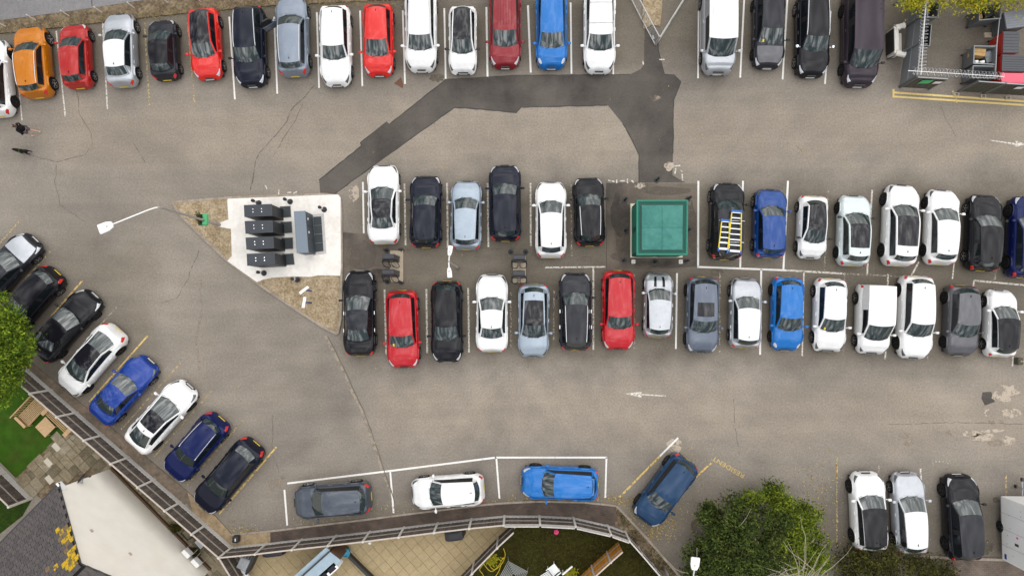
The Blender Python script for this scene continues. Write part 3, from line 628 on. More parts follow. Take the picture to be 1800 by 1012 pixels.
    if parts['panoramic_roof'].v: parts['panoramic_roof'].build('panoramic_roof' if roof != 'sun' else 'sunroof', 'glass_roof', root, True, smooth=True)
    if parts['rear_window'].v: parts['rear_window'].build('rear_window', 'glass_car', root, True, smooth=True)
    for (zone, sd), m_ in sidew.items():
        if zone == 'trim': m_.build('pillar', 'black_trim', root, True)
        else: m_.build('side_window', 'glass_side', root, True, smooth=True)
    MB().tube([gp(0, t) + Vector((.015, 0, -.005)) for t in tt[1:-1]], .028, 5).build('scuttle', 'black_trim', root, True)
    # --- patches that lie on the shell: bonnet, lamps
    def patch(name, mt, x0, x1, vf, nu=6, nv=5, d=.008, sd=1, skirt=.02, both=False):
        m_ = MB(); g_ = []
        for i in range(nu + 1):
            u = i / nu; x = x0 + (x1 - x0) * u; a, b_ = vf(u); row = []
            vl = [a + (b_ - a) * k / nv for k in range(nv + 1)]
            if both: seq = [(v, 1) for v in vl] + [(v, -1) for v in vl[::-1][1:]]
            else: seq = [(v, sd) for v in vl]
            for v, s in seq:
                p = surf(x, v, s); a1 = surf(x - .02, v, s) - surf(x + .02, v, s); a2 = surf(x, v + .1, s) - surf(x, v - .1, s)
                nn = a1.cross(a2) * s
                nn = nn.normalized() if nn.length > 1e-9 else Vector((0, 0, 1))
                if nn.z < -.2: nn = -nn
                row.append((p + nn * d, p + nn * (d - skirt)))
            g_.append(row)
        nj = len(g_[0]); top = [p[0] for r_ in g_ for p in r_]; m_.add(top, [((i) * nj + k, (i + 1) * nj + k, (i + 1) * nj + k + 1, i * nj + k + 1) for i in range(nu) for k in range(nj - 1)])
        bd = [(0, k) for k in range(nj)] + [(i, nj - 1) for i in range(1, nu + 1)] + [(nu, k) for k in range(nj - 2, -1, -1)] + [(i, 0) for i in range(nu - 1, 0, -1)]
        nb = len(bd); m_.add([g_[i][k][0] for i, k in bd] + [g_[i][k][1] for i, k in bd], [(k, nb + k, nb + (k + 1) % nb, (k + 1) % nb) for k in range(nb)])
        return m_.build(name, mt, root, True, smooth=False)
    bo = patch('bonnet', 'car_' + o['bonnet'] if o.get('bonnet') else P, h2 - .045 * L, h2 - cf + .02, lambda u: (5.55 - .35 * u + .3 * (1 - u) ** 3, 8), 8, 4, .012, both=True)  # optional paler bonnet colour paints in sky reflected on a dark car
    for p_ in bo.data.polygons: p_.use_smooth = p_.index < 64
    hl = o.get('hl', 'lamp_clear' if colr in ('black', 'blueblack', 'red', 'blue', 'graphite', 'slate', 'cherry', 'brick', 'maroon', 'navy', 'denim', 'aubergine') else 'lamp_smoked')
    for sd in (1, -1):
        if o.get('round'): patch('headlight', 'lamp_clear', h2 - .03 * L, h2 - .105 * L, lambda u: (4.9 - 1.2 * math.sin(math.pi * (.1 + .8 * u)), 4.9 + 1.0 * math.sin(math.pi * (.1 + .8 * u))), 6, 4, .015, sd)
        else: patch('headlight', hl, h2 - .022 * L, h2 - (.115 if not isvan else .09) * L, lambda u: (3.3 + .9 * u, 5.5 - .9 * u), 5, 4, .012, sd)
        patch('tail_light', 'lamp_red', -h2 + .004 * L, -h2 + .050 * L, lambda u: (2.6 + .5 * u, 4.7 - .3 * u), 4, 4, .012, sd)
    # --- trim, plates, underside
    mt_ = MB()
    mt_.box((h2 - .043, 0, .34), (.09, wd(h2 - .02) * 1.3, .12)); mt_.box((h2 - .045, 0, nose - .27), (.07, wd(h2) * 1.1, .07))
    mt_.build('grille', 'black_trim', root, True)
    MB().box((0, 0, .25), (L * .90, W * .84, .26)).build('underbody', 'black_trim', root, True)
    MB().box((h2 - .003, 0, .42), (.012, .50, .11)).build('number_plate', 'plate_white', root, True)
    MB().box((-h2 + .003, 0, .44), (.012, .50, .11)).build('number_plate', 'plate_yellow', root, True)
    ty, bd_, rims = wheel_meshes(rwh); rm = rims[o.get('rim', 'rim_silver')]
    for xw in (xf, xr):
        for sd in (1, -1):
            t_ = inst(ty, 'wheel', root, (xw, sd * (hw - .112), rwh)); inst(rm, 'rim', t_); inst(bd_, 'brake_disc', t_)
    # --- mirrors
    mcol = {'chrome': 'chrome', 'black': 'black_trim'}.get(o.get('mirror'), P)
    xm = h2 - cf - bowc - .10
    for sd in (1, -1):
        m_ = MB(); y0 = .95 * wd(xm)
        m_.tube([(xm + .02, sd * (y0 - .04), zt(xm) - .03), (xm + .01, sd * (y0 + .07), zt(xm) + .02)], .03, 6)
        c_ = Vector((xm, sd * (y0 + .14), zt(xm) + .05)); r0 = []
        for dx, a, b_ in ((.075, .06, .035), (.05, .105, .065), (-.02, .115, .075), (-.055, .105, .068)):
            r0.append([c_ + Vector((dx, a * math.cos(t2) , b_ * math.sin(t2))) for t2 in [2 * math.pi * q / 10 for q in range(10)]])
        vv = [p for r_ in r0 for p in r_]; m_.add(vv, [(i * 10 + k, i * 10 + (k + 1) % 10, (i + 1) * 10 + (k + 1) % 10, (i + 1) * 10 + k) for i in range(3) for k in range(10)] + [tuple(range(10)), tuple(range(39, 29, -1))])
        m_.build('wing_mirror', mcol, root, True, smooth=True)
    # --- door handles, wipers, aerial
    hc = 'chrome' if o.get('chrome') else P
    for sd in (1, -1):
        for e_ in (.50, .70) if not (o.get('doors3') or isvan or style == 'city') else (.55,):
            x = h2 - e_ * L; p = surf(x, 3.2, sd); MB().box(p + Vector((0, sd * .012, 0)), (.20, .035, .03)).build('door_handle', hc, root, True)
    for sgn, y0 in ((1, .1), (1, -.5)):
        a = Vector((h2 - cf - .03, y0 * hw + .1, zc + .05)); b_ = Vector((h2 - cf - .16, y0 * hw + .62, zc + .10)); 
        if y0 > 0: b_ = Vector((h2 - cf - .22, y0 * hw + .48, zc + .10))
        MB().tube([a, b_], .010, 4).build('wiper', 'black_trim', root, True)
    if o.get('aerial', True) and not isvan:
        i = nr1 - 1; z = ps[i][1]; x = h2 - ps[i][0]
        MB().add([(x + .09, 0, z), (x - .07, .03, z - .01), (x - .07, -.03, z - .01), (x - .06, 0, z + .07)], [(0, 1, 3), (0, 3, 2), (1, 2, 3), (0, 2, 1)]).build('aerial', 'black_trim', root, True)
    if o.get('permit'):
        q = gp(1, -.62); MB().box(q + Vector((0, 0, .012)), (.16, .09, .012), mtx=Matrix.Rotation(R(28), 3, 'Y')).build('permit_card', 'plate_yellow', root, True)
    if o.get('rails'):
        for sd in (1, -1):
            pts = [gp(i, .93 * sd) + Vector((0, 0, .04 if 0 < i - nr0 < 8 else .01)) for i in range(nr0, nr1 + 1)]
            MB().tube(pts, .022, 6).build('roof_rail', o['rails'], root, True, smooth=True)
    if o.get('bars'):
        for i in (nr0 + 2, nr0 + 6):
            a, b_ = gp(i, .97), gp(i, -.97); MB().tube([a, a + Vector((0, 0, .10)), b_ + Vector((0, 0, .10)), b_], .022, 6).build('roof_bar', o['bars'], root, True)
    if o.get('stripes'):
        for sd in (1, -1):
            patch('bonnet_stripe', 'car_black', h2 - .05 * L, h2 - cf + .03, lambda u: (7.05, 7.5), 6, 2, .016, sd, .004)
    if o.get('ribs'):
        for t in (-.6, -.36, -.12, .12, .36, .6):
            MB().tube([gp(i, t) + Vector((0, 0, .004)) for i in range(nr0 + 1, nr1)], .012, 5).build('roof_rib', RM, root, True, smooth=True)
    if o.get('roofpanels'):
        for (a, b_) in ((1, 4), (5, 8)):
            pts = [gp(nr0 + a, -.75), gp(nr0 + a, .75), gp(nr0 + b_ - 0, .75), gp(nr0 + b_ - 0, -.75)]
            MB().tube([p + Vector((0, 0, .006)) for p in pts + pts[:1]], .014, 5).build('roof_swage', RM, root, True)
    if o.get('backspoiler'):
        m_ = MB(); i = nr1; a, b_ = gp(i, .85), gp(i, -.85)
        m_.add([a + Vector((.02, 0, .01)), b_ + Vector((.02, 0, .01)), b_ + Vector((-.17, .06, -.03)), a + Vector((-.17, -.06, -.03)), a + Vector((.02, 0, -.03)), b_ + Vector((.02, 0, -.03)), b_ + Vector((-.17, .06, -.05)), a + Vector((-.17, -.06, -.05))],
               [(0, 3, 2, 1), (4, 5, 6, 7), (2, 3, 7, 6), (0, 1, 5, 4), (1, 2, 6, 5), (0, 4, 7, 3)]).build('spoiler', RM, root, True)
    root['_gp'] = 0; del root['_gp']
    return root, dict(gp=gp, surf=surf, nr0=nr0, nr1=nr1, h2=h2, hw=hw, zt=zt, wd=wd, cf=cf, P=P)
mat('glass_roof', (.010, .010, .014), .05, spec=.40, ior=1.5)
GT, GM, GL, GD, GB = 'cars parked along the top edge', 'cars in the upper middle row', 'cars in the lower middle row', 'cars parked diagonally by the garden fence', 'cars parked along the bottom edge'
K = make_car
# top row
K('white car cut off by the left edge, tail towards the walker', -6, 138, 96, 4.6, 'estate', 'white', group=GT, rim='rim_dark')
K('orange crossover with silver roof rails, leftmost whole car of the top row', 62, 110, 97, 4.25, 'suv', 'orange', group=GT, rails='rail_silver', H=1.58)
K('small red hatchback between the orange crossover and the silver car', 136, 99, 95, 3.85, 'small', 'brick', group=GT, hl='lamp_clear')
K('silver car with a bright white looking roof beside the small red hatchback', 214, 88, 93.5, 4.4, 'hatch', 'silver', 'pearl', group=GT, rr=.80, rb=.93)
K('tiny charcoal city car with dark roof and yellow rear plate, top row', 290, 88, 94, 3.6, 'city', 'graphite', 'black', group=GT)
K('red hatchback with black roof, bonnet facing the aisle', 363, 78, 275, 4.2, 'hatch', 'red', 'glass', group=GT, hl='lamp_clear')
K('black sport utility car with bright roof rails beside the black-roofed red hatchback', 441, 83, 273, 4.75, 'suv', 'blueblack', group=GT, rails='rail_silver')
t7, i7 = K('mid blue-grey estate with its left front door open', 516, 65, 92.5, 4.7, 'suv', 'bluegrey', group=GT, rails='rail_silver', H=1.55, zc=1.0)
K('white saloon between the car with the open door and the bright red hatchback', 591, 81, 271.5, 4.75, 'estate', 'white', group=GT)
K('bright red hatchback with red roof and slim white headlights, top row', 666, 71, 271, 4.25, 'hatch', 'red', group=GT, cf=.215, hl='lamp_clear')
K('white car right of the bright red hatchback, tail cut by the top edge', 741, 56, 270.5, 4.75, 'suv', 'white', group=GT, cf=.205, rf=.38, H=1.55, rails='rail_silver')
K('small white car with black roof in the top row', 814, 71, 270, 3.95, 'small', 'white', 'glass', group=GT, kf=.68, mirror='black')
K('maroon sport utility car with ribbed roof in the top row', 888, 50, 270, 4.75, 'suv', 'maroon', group=GT, cf=.21, rf=.385, ribs=True, mirror=None)
K('bright blue car with round headlights in the top row', 969, 53, 270, 4.6, 'suv', 'blue', group=GT, cf=.205, rf=.38, round=True, H=1.55, W=1.82)
K('white car with roof bars, rightmost of the long top row', 1053, 56, 269.5, 4.9, 'suv', 'white', group=GT, cf=.215, rf=.38, bars='rail_silver')
K('silver white van with panelled roof parked beside the mesh fence', 1261, 52, 269.5, 5.3, 'van', 'silver', 'pearl', kind='parked_van', cat='van', group=GT, roofpanels=True, side_end=.6, W=1.95)
K('black car with sky reflection painted on its bonnet right of the silver van', 1350, 52, 268.5, 4.6, 'hatch', 'graphite', group=GT, permit=True, bonnet='grey', H=1.52, rim='rim_dark')  # grey bonnet colour imitates sky mirrored in black paint
K('glossy black crossover with chrome trim left of the long black van', 1426, 63, 268.5, 4.9, 'suv', 'black', group=GT, rails='rail_silver', mirror='chrome')
K('long black van beside the upturned white armchair', 1509, 69, 268.5, 5.6, 'van', 'aubergine', kind='parked_van', cat='van', group=GT, side_end=1., rim='rim_dark', H=1.92)
# upper middle row
K('white saloon with black glass roof and rear window beside the locker pad', 675, 359, 91, 4.65, 'saloon', 'white', 'glass', group=GM)
K('dark navy-black estate second from the locker pad, upper middle row', 749, 372, 90, 4.2, 'estate', 'blueblack', group=GM, kf=.58)
K('pale ice-blue hatchback beside the double-headed lamp', 820, 378, 89.5, 4.05, 'hatch', 'iceblue', group=GM, round=False)
K('dark blue-black car with red tail lamps beside the ice-blue hatchback', 888, 357, 90.5, 4.45, 'suv', 'blueblack', group=GM, H=1.55)
K('white hatchback whose tail reaches the right-hand charger island', 968, 386, 90, 4.45, 'hatch', 'white', group=GM)
K('black car with white headlight blades left of the green kiosk', 1035, 372, 91.5, 4.0, 'hatch', 'black', group=GM, H=1.52, rails='rail_silver', rim='rim_dark')
t_lad, i_lad = K('black van carrying two ladders on its roof bars', 1275, 389, 88, 4.45, 'pickup', 'black', 'graphite', kind='parked_van', cat='van', group=GM, bars='rail_silver')
K('royal blue crossover right of the van with ladders', 1351, 393, 88, 4.0, 'suv', 'cobalt', group=GM, H=1.56, W=1.8)
K('tiny white car with black fabric roof, nose towards the lower row', 1426, 399, 267, 3.65, 'city', 'white', 'glass', group=GM, mirror='black')
K('pale mint hatchback with black glass roof in the upper middle row', 1499, 405, 87.5, 4.1, 'hatch', 'mint', 'pan', group=GM, H=1.55, round=True, rim='rim_dark', mirror='black')
K('white sport utility car with black glass roof, upper middle row', 1580, 396, 86.5, 4.7, 'suv', 'white', 'pan', group=GM, rim='rim_dark')
K('white hatchback with white roof in the upper middle row', 1653, 399, 86.5, 4.35, 'hatch', 'white', group=GM, rim='rim_dark')
K('black estate with tall pale tail lamps near the right edge', 1727, 409, 86.5, 4.4, 'estate', 'black', group=GM, hl='lamp_clear')
K('navy car cut off by the right edge, upper middle row', 1800, 417, 86, 4.7, 'suv', 'navy', group=GM, rim='rim_dark', H=1.5)
# lower middle row
K('black saloon beside the tip of the gravel island', 633, 550, 91, 4.95, 'saloon', 'black', 'graphite', group=GL, chrome=True)
K('bright red car right of the black saloon, lower middle row', 709, 578, 272, 4.5, 'suv', 'cherry', group=GL, permit=True, H=1.52, hl='lamp_clear')
K('black car between the bright red car and the white saloon', 786, 565, 270.5, 4.7, 'hatch', 'black', group=GL, hl='lamp_clear', W=1.85)
K('white saloon with white roof facing the charger islands', 865, 550, 90, 4.5, 'saloon', 'white', group=GL)
K('pale blue-silver car with dark roof panel below the right-hand chargers', 938, 563, 269.5, 4.25, 'hatch', 'iceblue', 'pan', group=GL)
K('dark sport utility car with long silver roof rails, lower middle row', 1011, 547, 90, 4.5, 'suv', 'graphite', group=GL, rails='rail_silver', chrome=True, hl='lamp_clear')
K('red car with red roof between the dark railed car and the striped silver car', 1086, 545, 269.5, 4.6, 'suv', 'cherry', group=GL, H=1.54, hl='lamp_clear')
K('small silver car with two black bonnet stripes below the green kiosk', 1156, 536, 88.5, 3.75, 'small', 'silver', 'silver', group=GL, stripes=True, blackroof_edges=True, round=True, H=1.42, rw=.76)
K('slate grey car with a square sunroof, lower middle row', 1233, 553, 268.5, 4.4, 'suv', 'slate', 'sun', group=GL, H=1.56, rim='rim_dark')
K('silver white hatchback facing up, between the slate car and the blue car', 1309, 550, 88, 4.05, 'hatch', 'silver', 'pearl', group=GL)
K('bright blue hatchback in the lower middle row', 1382, 551, 268, 4.25, 'hatch', 'blue', group=GL, round=True, rim='rim_dark')
K('white hatchback right of the bright blue hatchback', 1457, 553, 267.5, 4.2, 'hatch', 'white', group=GL, permit=True, kf=.7)
K('small white delivery van in the lower middle row', 1532, 561, 267.5, 3.95, 'smallvan', 'white', kind='parked_van', cat='van', group=GL, side_end=.6)
K('tall white estate right of the small white van', 1606, 557, 267, 4.75, 'suv', 'white', group=GL, rim='rim_dark')
K('grey hatchback with black sides near the right edge, lower middle row', 1688, 563, 267, 4.05, 'hatch', 'grey', group=GL, rim='rim_dark')
K('small cream white car with black roof, last of the lower middle row', 1756, 568, 87.5, 3.85, 'small', 'white', 'black', group=GL, round=True, rw=.76)
# diagonal row
K('dark car with sky reflection painted on its bonnet, highest in the diagonal row, cut by the left edge', 14, 470, 48, 4.5, 'saloon', 'graphite', group=GD, bonnet='silver')  # silver bonnet colour stands in for bright sky reflected on black paint
K('black hatchback with a red tail lamp below the car with the painted sky reflection', 56, 527, 229, 4.3, 'hatch', 'black', group=GD)
K('black saloon reaching under the bright green tree', 117, 572, 48.5, 4.75, 'saloon', 'black', group=GD, rim='rim_dark')
K('white car with long black glass roof, diagonal row', 161, 633, 229.5, 4.65, 'fast', 'white', 'glass', group=GD, rim='rim_dark')
K('royal blue saloon in the diagonal row', 219, 685, 49, 4.45, 'saloon', 'royal', group=GD)
K('white coupe with dark glass roof, diagonal row', 285, 732, 49, 4.7, 'fast', 'white', 'pan', group=GD, rim='rim_dark')
K('navy hatchback between the white coupe and the black saloon', 345, 786, 229.5, 4.35, 'estate', 'navy', group=GD, rails='rail_silver')
K('black-blue saloon lowest in the diagonal row', 402, 836, 230, 4.85, 'estate', 'blueblack', group=GD, rr=.86, rb=.955)
# bottom row
K('dark slate grey estate in the bottom bay nearest the fence corner', 585, 877, 184.5, 4.45, 'suv', 'gunmetal', group=GB, H=1.55)
K('white hatchback in the middle bottom bay by the brick path', 787, 862, 184.5, 4.2, 'hatch', 'white', group=GB)
K('bright blue car with rear spoiler in the right bottom bay', 984, 847, 178, 4.45, 'suv', 'blue', group=GB, H=1.52, backspoiler=True, hl='lamp_clear', rim='rim_dark')
K('denim blue car parked at an angle beside fallen leaves', 1168, 860, 233, 4.35, 'suv', 'denim', group=GB, H=1.54, rim='rim_dark')
K('white car with black roof beside the big tree, bottom right', 1524, 897, 92, 4.35, 'suv', 'white', 'black', group=GB, H=1.52, rim='rim_dark')
K('silver white saloon left of the glossy black car, bottom right', 1596, 901, 92, 4.55, 'hatch', 'silver', 'pearl', group=GB)
K('glossy black sport utility car beside the white trailer', 1688, 908, 92, 4.75, 'suv', 'black', 'graphite', group=GB, rim='rim_dark')
# ------------------------------------------------------------------ fences
mat('fence_board', (.085, .068, .058), .9, var=.35, vscale=3., island=[(.060, .049, .043), (.10, .082, .070), (.075, .060, .052), (.12, .10, .088)])
mat('fence_rail', (.26, .23, .20), .9, var=.2); mat('fence_cap', (.46, .40, .35), .9, var=.15)
mat('fence_orange', (.58, .24, .03), .8, island=[(.50, .20, .022), (.64, .28, .035), (.56, .23, .026)])
mat('fence_plank', (.50, .48, .45), .9, var=.15, vscale=2.)
def fence(name, label, pts, h=1.85, gravel=.42, top=None, board='fence_board', postw=.12, zbase=0., cap='fence_cap', plank=False, first_post=True, bw=.11):
    W_ = [G(*p, zbase) for p in pts]; root = thing(name, label, 'fence', W_[0])
    for i, p in enumerate(W_):
        if i == 0 and not first_post: continue
        d = (W_[min(i + 1, len(W_) - 1)] - W_[max(0, i - 1)]); MB().box((p.x, p.y, zbase + (h + .06) / 2), (postw, postw, h + .06), math.atan2(d.y, d.x)).build('post', 'concrete_post', root, bevel=.012, segs=1)
    for a, b in zip(W_, W_[1:]):
        d = b - a; L_ = d.length - postw; an = math.atan2(d.y, d.x); c = (a + b) / 2; u = d.normalized(); nrm = Vector((-u.y, u.x, 0))
        if nrm.dot(-c) < 0: nrm = -nrm      # the face turned to the car park
        z0 = zbase
        if gravel: MB().box((c.x, c.y, z0 + gravel / 2), (L_, .05, gravel), an).build('gravel_board', 'concrete_grey', root, bevel=.008, segs=1); z0 += gravel + .004
        n = max(3, int(L_ / bw)); mb = MB(); hb = zbase + h - .05 - z0
        for k in range(n):
            p = a + u * (postw / 2 + L_ * (k + .5) / n) + nrm * (.008 if k % 2 else -.006)
            mb.box((p.x, p.y, z0 + hb / 2 + random.uniform(-.006, .006)), (L_ / n * .93, .02, hb), an + R(random.uniform(-1.5, 1.5)))
        mb.build('board_panel', board, root, kind='stuff')
        for zz in (.52, ) if board == 'fence_board' else (.3, .8):
            p = c + nrm * .035; MB().box((p.x, p.y, z0 + hb * zz), (L_, .045, .075), an).build('rail', 'fence_rail', root)
        MB().box((c.x, c.y, zbase + h - .02), (L_, .075, .05), an).build('cap_rail', cap, root)
        if plank: p = c + nrm * -.01; MB().box((p.x, p.y, zbase + h + .18), (L_, .05, .30), an).build('top_plank', 'fence_plank', root)
    return root
fence('garden_fence', 'dark timber fence with pale concrete posts behind the diagonal row of cars', FEN1)
fence('garden_fence', 'dark timber fence with pale posts between brick path and tan patio', FEN2[:9], first_post=False)
fence('garden_fence', 'curved timber fence with pale top plank between brick path and lawn', FEN2[8:], h=1.75, plank=True, first_post=False)
fence('garden_fence', 'slender weathered fence running down beside the soil bed and big tree', [FEN2[-1], (1122, 960), (1146, 988), (1170, 1016)], h=1.6, gravel=0, first_post=False, board='fence_board', cap='fence_plank', postw=.08)
fence('garden_fence', 'brown fence with two posts dividing tan patio from lawn', [(905, 916), (876, 943), (834, 986), (792, 1030)], h=1.9, gravel=0, first_post=False)
fence('garden_fence', 'bright orange timber fence with one pale post across the lawn', [(1088, 950), (1067, 968.5), (1040, 993), (1000, 1030)], h=1.75, gravel=0, board='fence_orange', first_post=False, postw=.1)
fence('garden_fence', 'short timber fence between artificial turf and small lawn by the house', [(-34, 785), (11, 830), (57, 875)])
fence('garden_fence', 'timber fence running down from the corner post past the house', [(409, 960), (436, 1004), (460, 1045)], first_post=False)
# ------------------------------------------------------------------ house
mat('render_cream', (.83, .79, .71), .85, var=.03, vscale=.35, c2=(.78, .73, .64), ramp=(.48, .72)); mat('tile_grey', (.095, .085, .085), .8, var=.25, vscale=3., c2=(.10, .088, .084), ramp=(.4, .6)); mat('tile_dark', (.082, .074, .074), .8, var=.25, vscale=3.); mat('tile_lichen', (.52, .33, .02), .9, var=.2, vscale=4., c2=(.16, .125, .06), ramp=(.46, .60)); mat('tile_mossy', (.17, .125, .075), .9, var=.3, vscale=3.)
mat('soffit_brown', (.10, .055, .03), .7); mat('gutter_dark', (.03, .03, .032), .5)
hA = G(197, 822); hB = G(197 + .9 * 193, 822 + .9 * 198); hu = (hB - hA).normalized(); hw_ = (hB - hA).length; hv = Vector((hu.y, -hu.x, 0))
if hv.dot(hA) < 0: hv = -hv
EAVE, RIDGE, HLEN = 4.5, 7.25, 10.
house = thing('house', 'house with grey tiled roof, lichen patches and a tall cream gable wall', 'house', hA)
def hp(a, b, z): return hA + hu * a + hv * b + Vector((0, 0, z))
mb = MB(); pr = [(0, 0), (hw_, 0), (hw_, EAVE), (hw_ / 2, RIDGE - .06), (0, EAVE)]
mb.add([hp(a, 0, z) for a, z in pr] + [hp(a, HLEN, z) for a, z in pr], [(4, 3, 2, 1, 0), (5, 6, 7, 8, 9)] + [(i, (i + 1) % 5, 5 + (i + 1) % 5, 5 + i) for i in range(5)])
mb.build('wall', 'render_cream', house)
sl = math.hypot(hw_ / 2, RIDGE - EAVE); sdir = (hu * (hw_ / 2) + Vector((0, 0, RIDGE - EAVE))).normalized(); snor = sdir.cross(hv).normalized()
if snor.z < 0: snor = -snor
sdir2 = (-hu * (hw_ / 2) + Vector((0, 0, RIDGE - EAVE))).normalized(); snor2 = sdir2.cross(hv).normalized()
if snor2.z < 0: snor2 = -snor2
mb = MB()
for o0, sd_, sn_ in ((hp(0, 0, EAVE), sdir, snor), (hp(hw_, 0, EAVE), sdir2, snor2)):
    q = [o0 - sd_ * .22 - hv * .03, o0 + sd_ * (sl + .0) - hv * .03, o0 + sd_ * sl + hv * HLEN, o0 - sd_ * .22 + hv * HLEN]
    mb.add([p + sn_ * .005 for p in q] + [p + sn_ * .05 for p in q], [(0, 1, 2, 3), (7, 6, 5, 4), (0, 4, 5, 1), (1, 5, 6, 2), (2, 6, 7, 3), (3, 7, 4, 0)])
mat('roof_felt', (.018, .016, .016), .9)
roof_o = mb.build('roof', 'roof_felt', house)
tw, tg = .315, .29; cache = {}; extra = MB(); nt_ = 0
rot_t = Matrix((hv, sdir, snor)).transposed()
cands = []
for r_ in range(int((sl + .2) / tg) + 1):
    for c_ in range(int(HLEN / tw)):
        s_ = -.22 + (r_ + .5) * tg; b_ = -.03 + (c_ + .5 + (.5 if r_ % 2 else 0) - .25) * tw
        if s_ > sl - .05: continue
        p = hp(0, 0, EAVE) + sdir * s_ + hv * b_ + snor * .075; q = proj(p)
        if q[0] < -25 or q[1] > 1040: continue
        cands.append((p, q))
for p, q in cands:
    d1 = math.hypot((q[0] - 126) / 13, (q[1] - 986) / 24); d2 = math.hypot((q[0] - 118) / 14, (q[1] - 945) / 30); d3 = math.hypot((q[0] - 90) / 9, (q[1] - 1000) / 14)
    if random.random() < max(0, 1.35 - d1): mi = 'tile_lichen'
    elif random.random() < max(0, 1.3 - d2) or random.random() < max(0, 1.1 - d3): mi = random.choice(['tile_mossy', 'tile_mossy', 'tile_lichen'])
    else: mi = random.choice(['tile_grey', 'tile_grey', 'tile_grey', 'tile_dark'])
    if mi not in cache: cache[mi] = MB().box((0, 0, 0), (tw - .022, tg - .035, .03), mtx=Matrix.Rotation(R(-5), 3, 'X')).mesh('tile', mi)
    o = inst(cache[mi], 'tile', roof_o, p - hA); o.rotation_euler = rot_t.to_euler(); o.rotation_euler.z += R(random.uniform(-.6, .6)); nt_ += 1
mb = MB(); rot2 = Matrix((hv, sdir2, snor2)).transposed()
for r_ in range(int((sl + .2) / tg)):
    for c_ in range(12):
        p = hp(hw_, 0, EAVE) + sdir2 * (-.22 + (r_ + .5) * tg) + hv * (-.03 + (c_ + (.5 if r_ % 2 else .2)) * tw) + snor2 * .07; mb.box(p, (tw - .012, tg + .05, .022), mtx=rot2 @ Matrix.Rotation(R(-3.2), 3, 'X'))
mb.build('tile_field', 'tile_grey', roof_o, kind='stuff')
for k in range(16): 
    p = hp(hw_ / 2, .02 + (k + .5) * .45, RIDGE + .07); MB().box(p, (.44, .24, .06), math.atan2(hv.y, hv.x)).build('ridge_tile', 'tile_dark', roof_o, bevel=.025)
mb = MB()
for o0, sd_, sn_ in ((hp(0, 0, EAVE), sdir, snor), (hp(hw_, 0, EAVE), sdir2, snor2)):
    q = [o0 - sd_ * .2 - hv * .07, o0 + sd_ * (sl + .02) - hv * .07]; mb.tube([q[0] + sn_ * .06, q[1] + sn_ * .06], .035, 6)
mb.build('verge_trim', 'gutter_dark', house)
MB().tube([hp(-.2, -.1, EAVE - .05), hp(-.2, HLEN, EAVE - .05)], .06, 8).build('gutter', 'gutter_dark', house)
mb = MB().box(hp(-.03, -.04, EAVE - .12), (.5, .10, .34), math.atan2(hu.y, hu.x)); mb.build('barge_end', 'white_plastic', house)
MB().box(hp(hw_ / 2, -.05, .12), (hw_, .12, .26), math.atan2(hu.y, hu.x)).build('plinth', 'soffit_brown', house)
for a, z in ((2.9, 5.1), (5.0, 4.2)): MB().box(hp(a, -.02, z), (.16, .05, .16), math.atan2(hu.y, hu.x)).build('wall_vent', 'fence_cap', house)
dish = thing('satellite_dish', 'grey satellite dish on the edge of the cream gable wall', 'satellite dish', hp(.25, -.12, 3.0))
mb = MB(); prof = [(.30 * t, .07 * t * t) for t in (0.05, .3, .55, .8, 1)]; fd = Matrix.Rotation(math.atan2(-hu.y, -hu.x), 3, 'Z') @ Matrix.Rotation(R(62), 3, 'Y')
mb.lathe(prof, 20, hp(.1, -.28, 3.1), mtx=fd); mb.build('reflector', 'black_plastic', dish, smooth=True)
MB().tube([hp(.25, -.02, 3.0), hp(.12, -.26, 3.08)], .025, 6).build('bracket', 'steel_grey', dish)
MB().tube([hp(.1, -.28, 2.95), hp(.30, -.62, 3.1)], .014, 5).build('arm', 'black_plastic', dish); MB().box(hp(.31, -.64, 3.1), (.07, .07, .1)).build('receiver', 'black_plastic', dish)
for k, (a, lab) in enumerate(((6.75, 'upper white wall unit on brackets at the foot of the cream gable'), (7.5, 'lower white wall unit on brackets at the foot of the cream gable'))):
    u_ = thing('wall_unit', lab, 'wall unit', hp(a, 0, 1.2), group='white units on the gable wall'); an = math.atan2(hu.y, hu.x)
    MB().box(hp(a, -.20, .85), (.52, .26, .45), an).build('casing', 'white_plastic', u_, bevel=.03)
    for da in (-.25, .25):
        MB().tube([hp(a + da, -.02, .6), hp(a + da, -.62, .6)], .018, 5).build('bracket', 'fence_rail', u_)
